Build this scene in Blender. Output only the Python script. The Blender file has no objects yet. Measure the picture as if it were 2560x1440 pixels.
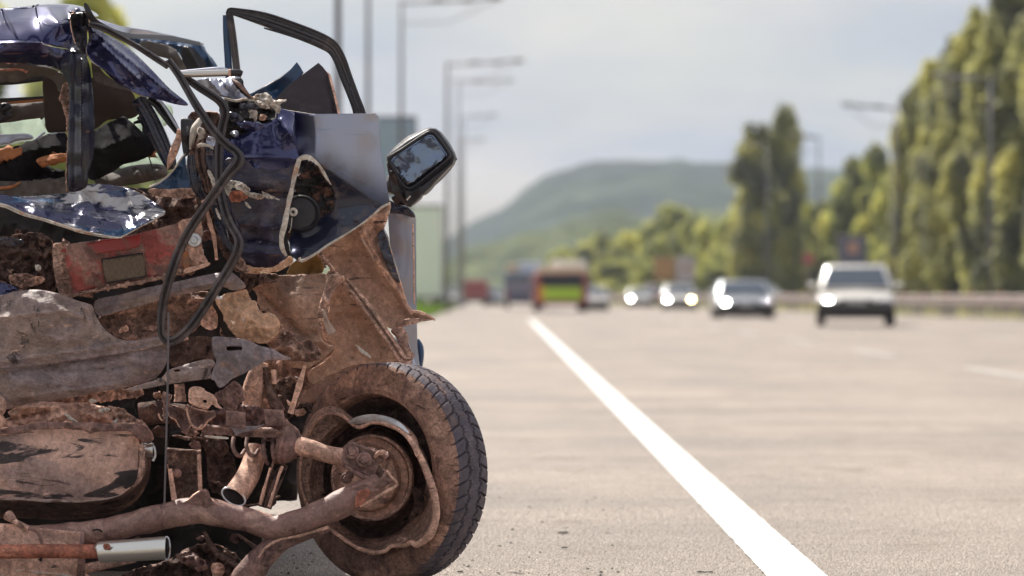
import bpy, bmesh, math, random
import numpy as np
from mathutils import Vector, Matrix, noise
from mathutils.geometry import delaunay_2d_cdt

rad = math.radians
random.seed(7)
scene = bpy.context.scene
COL = scene.collection

# ------------------------------------------------------------------ camera
F = 7111.0            # focal length in photo pixels (100 mm lens, 2560 px wide photo)
CX, HY, CZ = 1262.0, 737.0, 0.80
cam_d = bpy.data.cameras.new('camera')
cam = bpy.data.objects.new('camera', cam_d)
COL.objects.link(cam)
cam.location = (0, 0, CZ)
cam.rotation_euler = (rad(90), 0, 0)
cam_d.sensor_width = 36
cam_d.lens = F / 2560 * 36
cam_d.shift_x = (1280 - CX) / 2560
cam_d.shift_y = -(720 - HY) / 2560
cam_d.clip_start = 0.1
cam_d.clip_end = 9000
cam_d.dof.use_dof = True
cam_d.dof.focus_distance = 7.75
cam_d.dof.aperture_fstop = 2.9
scene.camera = cam

# ------------------------------------------------------------------ sky and sun
SUN_EL, SUN_AZ = 50.0, -34.0      # azimuth measured from +Y towards +X
world = bpy.data.worlds.new("World")
scene.world = world
world.use_nodes = True
wt = world.node_tree
wt.nodes.clear()
W = wt.nodes.new
out = W('ShaderNodeOutputWorld'); bg = W('ShaderNodeBackground')
sky = W('ShaderNodeTexSky'); sky.sky_type = 'NISHITA'; sky.sun_disc = False
sky.sun_elevation = rad(SUN_EL); sky.sun_rotation = rad(SUN_AZ)
sky.air_density = 1.3; sky.dust_density = 2.0
tc = W('ShaderNodeTexCoord'); mp = W('ShaderNodeMapping'); mp.inputs['Scale'].default_value = (1, 1, 3.4)
mp.inputs['Location'].default_value = (3.1, 0.4, 1.7)
n1 = W('ShaderNodeTexNoise'); n1.inputs['Scale'].default_value = 5.0; n1.inputs['Detail'].default_value = 6; n1.inputs['Roughness'].default_value = .5
n2 = W('ShaderNodeTexNoise'); n2.inputs['Scale'].default_value = 7.0; n2.inputs['Detail'].default_value = 5
r1 = W('ShaderNodeValToRGB'); r1.color_ramp.elements[0].position = .38; r1.color_ramp.elements[1].position = .60
r1.color_ramp.elements[0].color = (.62, .62, .62, 1); r1.color_ramp.elements[1].color = (1, 1, 1, 1)
r2 = W('ShaderNodeValToRGB'); r2.color_ramp.elements[0].position = .36; r2.color_ramp.elements[1].position = .62
r2.color_ramp.elements[0].color = (4.1, 4.45, 5.2, 1); r2.color_ramp.elements[1].color = (6.1, 5.8, 5.8, 1)
mx = W('ShaderNodeMixRGB')
L = wt.links.new
L(tc.outputs['Generated'], mp.inputs['Vector']); L(mp.outputs[0], n1.inputs['Vector']); L(mp.outputs[0], n2.inputs['Vector'])
L(n1.outputs['Fac'], r1.inputs[0]); L(n2.outputs['Fac'], r2.inputs[0])
L(r1.outputs[0], mx.inputs[0]); L(sky.outputs[0], mx.inputs[1]); L(r2.outputs[0], mx.inputs[2])
L(mx.outputs[0], bg.inputs[0]); bg.inputs[1].default_value = 0.084
L(bg.outputs[0], out.inputs[0])

sun_d = bpy.data.lights.new('sun', 'SUN'); sun_d.energy = 4.9; sun_d.angle = rad(0.6); sun_d.color = (1, .95, .87)
sun = bpy.data.objects.new('sun', sun_d); COL.objects.link(sun)
a, e = rad(SUN_AZ), rad(SUN_EL)
sdir = Vector((math.sin(a) * math.cos(e), math.cos(a) * math.cos(e), math.sin(e)))
sun.rotation_euler = sdir.to_track_quat('Z', 'Y').to_euler()
sun.location = (0, 30, 40)
vs = scene.view_settings
vs.view_transform = 'Standard'; vs.look = 'None'; vs.gamma = 1; vs.exposure = 0.50; vs.use_curve_mapping = False
scene.cycles.max_bounces = 6
scene.cycles.volume_bounces = 1
scene.cycles.use_denoising = True

# ------------------------------------------------------------------ materials
def new_mat(name):
    m = bpy.data.materials.new(name); m.use_nodes = True
    t = m.node_tree; t.nodes.clear()
    o = t.nodes.new('ShaderNodeOutputMaterial'); p = t.nodes.new('ShaderNodeBsdfPrincipled')
    t.links.new(p.outputs[0], o.inputs[0])
    return m, t, p

def M(name, base, layers=(), rough=.6, metal=0.0, bump=.3, bscale=40, bdist=.01, coat=0.0, spec=.5, grit=0.0, gst=(1, 1, 1)):
    """base colour, then layers (colour, noise scale, lo, hi, stretch(x,y,z), roughness or None, metal or None)"""
    m, t, p = new_mat(name)
    N, K = t.nodes.new, t.links.new
    tc = N('ShaderNodeTexCoord')
    col = None
    rsock = None; msock = None
    def mixv(a, b, f):
        mm = N('ShaderNodeMix'); mm.data_type = 'FLOAT'
        K(f, mm.inputs[0])
        for i, v in ((2, a), (3, b)):
            if isinstance(v, (int, float)): mm.inputs[i].default_value = v
            else: K(v, mm.inputs[i])
        return mm.outputs[0]
    curc, curr, curm = base, rough, metal
    heights = []
    for k, ly in enumerate(layers):
        c, sc, lo, hi = ly[:4]
        st = ly[4] if len(ly) > 4 and ly[4] else (1, 1, 1)
        lr = ly[5] if len(ly) > 5 else None
        lm = ly[6] if len(ly) > 6 else None
        mp = N('ShaderNodeMapping'); mp.inputs['Scale'].default_value = st; mp.inputs['Location'].default_value = (k * 3.7 + len(name), k * 1.3, k * 2.1)
        K(tc.outputs['Object'], mp.inputs[0])
        n = N('ShaderNodeTexNoise'); n.inputs['Scale'].default_value = sc; n.inputs['Detail'].default_value = 9; n.inputs['Roughness'].default_value = .62
        n.inputs['Distortion'].default_value = .6
        K(mp.outputs[0], n.inputs['Vector'])
        mr = N('ShaderNodeMapRange'); mr.interpolation_type = 'SMOOTHSTEP'
        mr.inputs[1].default_value = lo; mr.inputs[2].default_value = hi
        K(n.outputs['Fac'], mr.inputs[0])
        mixc = N('ShaderNodeMixRGB'); K(mr.outputs[0], mixc.inputs[0])
        if isinstance(curc, tuple): mixc.inputs[1].default_value = (*curc, 1)
        else: K(curc, mixc.inputs[1])
        mixc.inputs[2].default_value = (*c, 1)
        curc = mixc.outputs[0]
        if lr is not None: curr = mixv(curr, lr, mr.outputs[0])
        if lm is not None: curm = mixv(curm, lm, mr.outputs[0])
        heights.append(mr.outputs[0])
    gh = None
    if grit:
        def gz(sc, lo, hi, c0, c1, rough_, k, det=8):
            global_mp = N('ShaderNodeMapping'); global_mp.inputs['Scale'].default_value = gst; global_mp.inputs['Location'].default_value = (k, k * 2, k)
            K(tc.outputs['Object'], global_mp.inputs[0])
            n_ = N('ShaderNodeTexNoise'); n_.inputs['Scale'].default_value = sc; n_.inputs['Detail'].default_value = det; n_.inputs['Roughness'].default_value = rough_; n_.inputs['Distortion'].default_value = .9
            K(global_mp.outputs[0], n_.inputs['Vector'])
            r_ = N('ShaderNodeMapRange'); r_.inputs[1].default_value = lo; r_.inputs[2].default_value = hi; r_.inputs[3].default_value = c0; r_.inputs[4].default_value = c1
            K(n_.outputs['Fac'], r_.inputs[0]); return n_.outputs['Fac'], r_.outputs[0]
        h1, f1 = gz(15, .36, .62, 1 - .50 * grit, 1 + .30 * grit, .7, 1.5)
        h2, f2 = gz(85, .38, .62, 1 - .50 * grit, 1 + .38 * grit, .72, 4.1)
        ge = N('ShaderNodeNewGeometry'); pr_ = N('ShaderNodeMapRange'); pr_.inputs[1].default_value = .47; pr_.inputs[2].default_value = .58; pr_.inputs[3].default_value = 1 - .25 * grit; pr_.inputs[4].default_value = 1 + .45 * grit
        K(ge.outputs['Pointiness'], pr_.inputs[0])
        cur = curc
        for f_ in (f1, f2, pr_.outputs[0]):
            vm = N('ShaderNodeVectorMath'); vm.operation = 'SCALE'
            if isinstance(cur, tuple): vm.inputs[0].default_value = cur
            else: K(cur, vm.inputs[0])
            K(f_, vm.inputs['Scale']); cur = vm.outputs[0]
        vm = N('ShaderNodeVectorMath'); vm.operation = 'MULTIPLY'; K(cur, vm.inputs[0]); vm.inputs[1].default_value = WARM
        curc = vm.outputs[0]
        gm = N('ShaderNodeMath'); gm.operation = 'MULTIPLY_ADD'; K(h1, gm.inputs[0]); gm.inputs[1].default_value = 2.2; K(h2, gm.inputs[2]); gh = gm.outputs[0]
    for sock, v in (('Base Color', curc), ('Roughness', curr), ('Metallic', curm)):
        if isinstance(v, tuple): p.inputs[sock].default_value = (*v, 1)
        elif isinstance(v, (int, float)): p.inputs[sock].default_value = v
        else: K(v, p.inputs[sock])
    p.inputs['Coat Weight'].default_value = coat
    p.inputs['Coat Roughness'].default_value = .08
    p.inputs['Specular IOR Level'].default_value = spec
    if bump:
        n = N('ShaderNodeTexNoise'); n.inputs['Scale'].default_value = bscale; n.inputs['Detail'].default_value = 8; n.inputs['Roughness'].default_value = .6
        K(tc.outputs['Object'], n.inputs['Vector'])
        h = n.outputs['Fac']
        if heights:
            ad = N('ShaderNodeMath'); ad.operation = 'MULTIPLY_ADD'; ad.inputs[1].default_value = .35
            K(heights[0], ad.inputs[0]); K(h, ad.inputs[2]); h = ad.outputs[0]
        if gh is not None:
            ad2 = N('ShaderNodeMath'); ad2.operation = 'ADD'; K(h, ad2.inputs[0]); K(gh, ad2.inputs[1]); h = ad2.outputs[0]
        b = N('ShaderNodeBump'); b.inputs['Strength'].default_value = bump; b.inputs['Distance'].default_value = bdist
        K(h, b.inputs['Height']); K(b.outputs[0], p.inputs['Normal'])
    return m

def emit(name, col, s):
    m, t, p = new_mat(name)
    p.inputs['Emission Color'].default_value = (*col, 1); p.inputs['Emission Strength'].default_value = s
    p.inputs['Base Color'].default_value = (*col, 1)
    return m

WARM = (2.36, 2.15, 2.05)
GR = (.018, .014, .013)
m_navy = M('navy_paint', (.030, .034, .125), [((.020, .022, .08), 4, .44, .70, (1, 1, 1.5), .25, .5), ((.26, .23, .22), 70, .70, .74, (.5, 1, 3), .6, .1)], rough=.2, metal=.6, bump=.05, bscale=10, bdist=.02, coat=.9)
m_pillar = M('near_black_pillar_paint', (.009, .010, .030), [((.028, .020, .026), 8, .5, .66, (1, 1, .6), .35), ((.17, .11, .085), 48, .635, .68, (1, 1, 1.4), .8, 0), ((.5, .4, .36), 90, .72, .75, None, .8, 0)], rough=.32, metal=.0, bump=.2, bscale=20, bdist=.006, coat=.15, spec=.35)
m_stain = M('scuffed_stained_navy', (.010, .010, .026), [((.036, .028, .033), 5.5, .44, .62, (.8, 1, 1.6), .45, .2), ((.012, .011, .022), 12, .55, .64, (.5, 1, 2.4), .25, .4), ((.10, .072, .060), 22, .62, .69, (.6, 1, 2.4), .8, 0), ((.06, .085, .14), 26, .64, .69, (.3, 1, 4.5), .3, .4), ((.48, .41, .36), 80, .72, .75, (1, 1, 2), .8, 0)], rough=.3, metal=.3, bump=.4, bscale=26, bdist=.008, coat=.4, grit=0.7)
m_navy2 = M('navy_paint_smooth', (.036, .038, .125), [((.020, .020, .055), 3, .5, .66)], rough=.2, metal=.65, bump=.03, bscale=6, bdist=.03, coat=1)
m_navyd = M('navy_paint_dirty', (.010, .010, .030), [((.045, .032, .034), 9, .46, .66, (1, 1, 1.6), .5, .1), ((.15, .095, .075), 26, .58, .66, (.8, 1, 2.2), .8, 0), ((.05, .075, .13), 34, .63, .68, (.4, 1, 4), .3, .4), ((.45, .38, .33), 80, .71, .74, (1, 1, 2), .8, 0)], rough=.25, metal=.35, bump=.35, bscale=30, coat=.6)
m_dark = M('black_trim_plastic', (.016, .013, .016), [((.05, .04, .042), 22, .5, .75)], rough=.42, bump=.15, bscale=60)
m_trimgrey = M('dusty_rubber', (.050, .040, .042), [((.15, .12, .115), 8, .48, .68, (1, 1, .5)), ((.018, .014, .016), 40, .55, .66)], rough=.34, bump=.15, bscale=80, bdist=.003)
m_sootshade = M('soot', (.018, .013, .012), [((.075, .050, .042), 12, .5, .75)], rough=.85, bump=.5, bscale=25, bdist=.02)  # dark of shaded gaps and hollows put into the colour
m_silver = M('silver_blue_paint', (.50, .51, .60), [((.40, .41, .48), 5, .42, .72), ((.33, .32, .38), 60, .66, .74)], rough=.34, metal=.72, bump=.05, bscale=10, bdist=.02, coat=.5)
m_doorgrey = M('grey_door_paint', (.30, .295, .345), [((.24, .235, .27), 6, .4, .7, (1, 1, .4))], rough=.36, metal=.25, bump=.04, bscale=8, coat=.5)
m_teal = M('steel_blue_paint', (.018, .06, .14), [((.03, .04, .06), 10, .5, .7)], rough=.35, metal=.3, bump=.08, bscale=20, coat=.5)
m_plum = M('plum_black_glass', (.028, .018, .024), [((.05, .035, .045), 14, .5, .7)], rough=.3, bump=.03, bscale=30)
m_cream = M('torn_primer_edge', (.22, .215, .195), [((.20, .13, .09), 30, .5, .66)], rough=.75, bump=.3, bscale=80, bdist=.004, grit=0.6)
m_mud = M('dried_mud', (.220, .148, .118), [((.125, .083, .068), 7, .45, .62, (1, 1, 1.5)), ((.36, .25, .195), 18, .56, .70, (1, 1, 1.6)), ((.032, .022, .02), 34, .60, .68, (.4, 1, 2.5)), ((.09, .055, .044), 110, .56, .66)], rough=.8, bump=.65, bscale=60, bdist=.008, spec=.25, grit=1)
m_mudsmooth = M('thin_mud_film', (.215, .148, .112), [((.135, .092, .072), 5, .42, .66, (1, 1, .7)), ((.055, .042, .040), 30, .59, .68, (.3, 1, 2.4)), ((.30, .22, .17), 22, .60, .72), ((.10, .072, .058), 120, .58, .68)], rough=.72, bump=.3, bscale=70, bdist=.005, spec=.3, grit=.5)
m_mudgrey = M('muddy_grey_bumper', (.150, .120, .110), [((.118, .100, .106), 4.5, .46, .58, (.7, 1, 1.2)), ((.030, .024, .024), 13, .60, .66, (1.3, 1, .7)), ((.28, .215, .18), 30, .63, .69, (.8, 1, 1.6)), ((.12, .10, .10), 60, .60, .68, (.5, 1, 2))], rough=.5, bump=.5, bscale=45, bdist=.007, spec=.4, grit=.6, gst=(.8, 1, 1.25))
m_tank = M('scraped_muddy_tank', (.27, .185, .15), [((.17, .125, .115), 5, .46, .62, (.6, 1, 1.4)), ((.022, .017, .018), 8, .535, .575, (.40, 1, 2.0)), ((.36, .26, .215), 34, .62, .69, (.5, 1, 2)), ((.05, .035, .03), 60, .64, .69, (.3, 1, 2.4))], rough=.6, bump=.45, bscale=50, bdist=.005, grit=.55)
m_muddark = M('dark_grime', (.062, .041, .035), [((.135, .090, .072), 12, .52, .66), ((.010, .008, .008), 20, .56, .66)], rough=.8, bump=.7, bscale=45, spec=.25, grit=1)
m_mudlight = M('flaking_pale_mud', (.27, .175, .115), [((.33, .33, .34), 9, .54, .60, (1, 1, 1.5)), ((.56, .46, .34), 13, .62, .68, (1, 1, 2)), ((.15, .085, .055), 24, .62, .7)], rough=.7, bump=.5, bscale=50, grit=0.6)
m_rust = M('rusty_steel', (.098, .060, .053), [((.150, .097, .080), 14, .50, .66), ((.035, .021, .020), 24, .55, .66), ((.24, .17, .14), 60, .67, .74)], rough=.6, bump=.5, bscale=70, bdist=.006, spec=.4, grit=.8)
m_rustred = M('red_rust', (.15, .055, .034), [((.23, .115, .075), 30, .5, .64, (.3, 1, 1)), ((.04, .02, .016), 40, .6, .68)], rough=.65, bump=.5, bscale=80, bdist=.005, grit=0.9)
m_tan = M('tan_mud_metal', (.30, .195, .148), [((.185, .115, .088), 9, .45, .62), ((.045, .03, .026), 28, .62, .68, (.4, 1, 2)), ((.12, .075, .06), 110, .60, .68)], rough=.7, bump=.45, bscale=60, bdist=.006, grit=0.8)
m_steel = M('bare_zinc_steel', (.28, .31, .33), [((.16, .12, .10), 16, .56, .7, (.4, 1, 1), .7, .2)], rough=.34, metal=.85, bump=.12, bscale=40, bdist=.004, grit=0.3)
m_chrome = M('scuffed_chrome', (.66, .63, .58), [((.20, .14, .11), 22, .60, .72, (.5, 1, 1), .7, .1)], rough=.2, metal=.95, bump=.08, bscale=40, bdist=.004)
m_greyplate = M('scraped_grey_steel', (.105, .093, .102), [((.15, .10, .085), 14, .52, .68), ((.06, .055, .062), 8, .5, .7)], rough=.5, metal=.25, bump=.2, bscale=60, bdist=.004, grit=0.6)
m_cloth = M('black_seat_cloth', (.012, .010, .011), [((.035, .03, .038), 10, .5, .72)], rough=.95, bump=.5, bscale=300, bdist=.003, spec=.1)
m_greycloth = M('dusty_grey_upholstery', (.10, .082, .072), [((.18, .15, .13), 8, .5, .7), ((.04, .03, .027), 20, .58, .7)], rough=.85, bump=.3, bscale=150, bdist=.003)
m_board = M('brown_trim_board', (.042, .024, .016), [((.065, .038, .024), 20, .5, .7)], rough=.9, bump=.3, bscale=200, bdist=.002)
m_orange = M('orange_foam', (.42, .16, .06), [((.16, .05, .02), 25, .5, .66)], rough=.85, bump=.4, bscale=80)
m_glass = M('crazed_glass', (.42, .48, .43), [((.68, .72, .68), 30, .55, .62, (2, 1, .6))], rough=.25, bump=.3, bscale=60)
_t = m_glass.node_tree; _o = next(x for x in _t.nodes if x.type == 'OUTPUT_MATERIAL'); _p = next(x for x in _t.nodes if x.type == 'BSDF_PRINCIPLED')
_tr = _t.nodes.new('ShaderNodeBsdfTranslucent'); _tr.inputs[0].default_value = (.80, .88, .78, 1); _ms = _t.nodes.new('ShaderNodeMixShader'); _ms.inputs[0].default_value = .6
_t.links.new(_p.outputs[0], _ms.inputs[1]); _t.links.new(_tr.outputs[0], _ms.inputs[2]); _t.links.new(_ms.outputs[0], _o.inputs[0])
m_red = M('red_lens', (.34, .022, .018), [((.21, .10, .075), 12, .50, .66, (1, 1, 1.3), .8), ((.26, .17, .13), 30, .6, .7, (1, 1, 1.6), .8)], rough=.3, bump=.15, bscale=50, coat=.4)
m_redmud = M('mud_over_red_lens', (.19, .118, .098), [((.19, .042, .036), 7, .50, .60, None, .4), ((.11, .060, .050), 13, .52, .64), ((.05, .03, .026), 40, .62, .70), ((.34, .21, .17), 50, .64, .72)], rough=.55, bump=.5, bscale=60, grit=0.6)
m_lensplate = M('dusty_reflector', (.20, .145, .095), [((.13, .085, .055), 90, .45, .6, (4, 1, 1))], rough=.5, bump=.5, bscale=120)
m_amber = M('amber_lens', (.36, .12, .03), [((.2, .11, .07), 20, .45, .65)], rough=.45, bump=.2)
m_mirror = M('mirror_glass', (.20, .25, .34), [((.08, .09, .12), 13, .50, .56, (1, 1, 1), .3, .9), ((.6, .6, .6), 120, .70, .74)], rough=.05, metal=.95, bump=.03, bscale=12)
m_asph_chip = M('dark_chip', (.03, .022, .016), rough=.8, bump=0)

# scuffed side panel: silver sky reflection put into the upper colour, fading to dark teal-navy lower down, plus thin scratches
m_side, t2, p2 = new_mat('navy_with_silver_reflection')
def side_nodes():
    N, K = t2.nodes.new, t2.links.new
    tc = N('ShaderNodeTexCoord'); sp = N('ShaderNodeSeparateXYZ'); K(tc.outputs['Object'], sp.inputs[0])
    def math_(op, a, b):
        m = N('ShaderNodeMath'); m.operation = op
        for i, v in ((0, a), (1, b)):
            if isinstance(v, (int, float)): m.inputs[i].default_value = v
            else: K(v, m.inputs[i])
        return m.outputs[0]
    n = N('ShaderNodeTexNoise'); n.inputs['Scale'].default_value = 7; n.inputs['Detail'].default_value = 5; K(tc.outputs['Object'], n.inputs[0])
    # painted reflection edge falls from upper left to lower right: z + .55 x
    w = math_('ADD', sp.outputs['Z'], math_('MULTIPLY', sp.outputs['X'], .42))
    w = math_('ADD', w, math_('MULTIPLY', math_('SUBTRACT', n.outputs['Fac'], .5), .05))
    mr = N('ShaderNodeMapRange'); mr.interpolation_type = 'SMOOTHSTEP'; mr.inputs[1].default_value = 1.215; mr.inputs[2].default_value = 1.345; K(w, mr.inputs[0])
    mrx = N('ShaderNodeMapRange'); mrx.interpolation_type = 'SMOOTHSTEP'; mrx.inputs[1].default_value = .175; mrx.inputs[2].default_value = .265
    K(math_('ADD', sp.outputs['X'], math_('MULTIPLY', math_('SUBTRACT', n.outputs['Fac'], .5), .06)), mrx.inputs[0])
    m0 = N('ShaderNodeMixRGB'); m0.inputs[1].default_value = (.030, .034, .125, 1); m0.inputs[2].default_value = (.36, .365, .43, 1); K(mrx.outputs[0], m0.inputs[0])  # painted reflection also fades out to navy on the left
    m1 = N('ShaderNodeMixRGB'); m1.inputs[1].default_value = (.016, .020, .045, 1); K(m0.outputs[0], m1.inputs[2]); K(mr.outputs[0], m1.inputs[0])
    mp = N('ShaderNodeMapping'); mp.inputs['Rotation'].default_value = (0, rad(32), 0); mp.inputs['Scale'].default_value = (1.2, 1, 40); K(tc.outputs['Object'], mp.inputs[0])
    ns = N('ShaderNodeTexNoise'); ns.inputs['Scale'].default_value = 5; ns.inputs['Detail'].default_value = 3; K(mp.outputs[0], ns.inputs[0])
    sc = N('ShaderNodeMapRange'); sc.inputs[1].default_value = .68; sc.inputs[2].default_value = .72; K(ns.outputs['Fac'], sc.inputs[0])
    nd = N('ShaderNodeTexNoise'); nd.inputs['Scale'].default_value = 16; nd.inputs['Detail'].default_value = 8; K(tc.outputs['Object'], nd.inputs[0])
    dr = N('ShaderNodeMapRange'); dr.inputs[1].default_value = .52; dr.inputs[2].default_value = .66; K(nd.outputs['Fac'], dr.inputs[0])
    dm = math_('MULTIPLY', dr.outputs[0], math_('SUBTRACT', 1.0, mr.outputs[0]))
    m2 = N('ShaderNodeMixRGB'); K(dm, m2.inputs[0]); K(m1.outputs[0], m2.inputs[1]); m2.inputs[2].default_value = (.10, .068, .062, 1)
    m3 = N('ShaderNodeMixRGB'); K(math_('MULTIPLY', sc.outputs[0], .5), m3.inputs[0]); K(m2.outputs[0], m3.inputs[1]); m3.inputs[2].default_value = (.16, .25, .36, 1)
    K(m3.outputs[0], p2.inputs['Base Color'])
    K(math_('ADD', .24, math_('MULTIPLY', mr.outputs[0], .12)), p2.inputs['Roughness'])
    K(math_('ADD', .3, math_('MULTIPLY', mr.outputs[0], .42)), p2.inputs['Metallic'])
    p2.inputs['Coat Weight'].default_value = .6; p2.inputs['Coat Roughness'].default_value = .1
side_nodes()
# peeling boot-lid paint: blue clearcoat with white flaked areas
m_peel = M('peeling_blue_paint', (.034, .034, .095), [((.010, .012, .028), 3.6, .48, .54, (1, 1, 1.8), .3, .3), ((.02, .095, .21), 7, .58, .63, (.5, 1, 3.4), .25, .4), ((.46, .44, .44), 3.4, .545, .585, (.8, 1, 3.0), .5, .1), ((.06, .055, .07), 26, .60, .66, (.5, 1, 2.8), .4, .1), ((.6, .58, .57), 60, .68, .72, (.25, 1, 3.4), .6, 0)], rough=.18, metal=.35, bump=.22, bscale=14, coat=.8)

# ------------------------------------------------------------------ geometry helpers
def P(x, y, d):
    return Vector(((x - CX) * d / F, d, CZ - (y - HY) * d / F))

def link(name, verts, faces, mats, parent=None, smooth=True, sharp=None):
    me = bpy.data.meshes.new(name)
    off = Vector((0, 0, 0))
    if parent is not None: off = WORLD_LOC.get(parent.name, off)
    me.from_pydata([tuple(Vector(v) - off) for v in verts], [], faces)
    me.validate(); me.update()
    if not isinstance(mats, (list, tuple)): mats = [mats]
    for mm in mats: me.materials.append(mm)
    if smooth:
        me.shade_smooth()
        if sharp: me.set_sharp_from_angle(angle=rad(sharp))
    o = bpy.data.objects.new(name, me); COL.objects.link(o)
    if parent is not None:
        o.parent = parent; WORLD_LOC[o.name] = off
    return o

WORLD_LOC = {}
def thing(name, loc, label, cat, group=None):
    o = bpy.data.objects.new(name, None); COL.objects.link(o); o.location = loc
    o.empty_display_size = .2
    o['label'] = label; o['category'] = cat
    if group: o['group'] = group
    WORLD_LOC[o.name] = Vector(loc)
    return o
def tag(o, label, cat, group=None):
    o['label'] = label; o['category'] = cat
    if group: o['group'] = group
    return o
def structure(o): o['kind'] = 'structure'; return o

def inpoly(px, py, poly):
    n = len(poly); res = np.zeros(len(px), bool)
    j = n - 1
    for i in range(n):
        xi, yi = poly[i][:2]; xj, yj = poly[j][:2]
        c = ((yi > py) != (yj > py))
        den = (yj - yi) if yj != yi else 1e-9
        res ^= c & (px < (xj - xi) * (py - yi) / den + xi)
        j = i
    return res

def tps(ctrl, vals, q):
    c = np.asarray(ctrl, float); v = np.asarray(vals, float); q = np.asarray(q, float)
    s = 100.0; c = c / s; q = q / s
    def U(r2): return np.where(r2 > 1e-12, r2 * np.log(r2 + 1e-12), 0)
    n = len(c)
    d2 = ((c[:, None] - c[None]) ** 2).sum(-1)
    A = np.zeros((n + 3, n + 3)); A[:n, :n] = U(d2) + np.eye(n) * 1e-3
    A[:n, n] = 1; A[:n, n + 1:] = c; A[n, :n] = 1; A[n + 1:, :n] = c.T
    b = np.zeros(n + 3); b[:n] = v
    w = np.linalg.lstsq(A, b, rcond=None)[0]
    dq = ((q[:, None] - c[None]) ** 2).sum(-1)
    return U(dq) @ w[:n] + w[n] + q @ w[n + 1:]

def catmull(pts, n=6, closed=False):
    pts = [np.array(p, float) for p in pts]; res = []; m = len(pts)
    rng = range(m) if closed else range(m - 1)
    for i in rng:
        p1, p2 = pts[i], pts[(i + 1) % m]
        p0 = pts[(i - 1) % m] if (closed or i > 0) else p1 * 2 - p2
        p3 = pts[(i + 2) % m] if (closed or i + 2 < m) else p2 * 2 - p1
        for k in range(n):
            t = k / n
            res.append(.5 * ((2 * p1) + (-p0 + p2) * t + (2 * p0 - 5 * p1 + 4 * p2 - p3) * t * t + (-p0 + 3 * p1 - 3 * p2 + p3) * t ** 3))
    if not closed: res.append(pts[-1])
    return res

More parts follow.
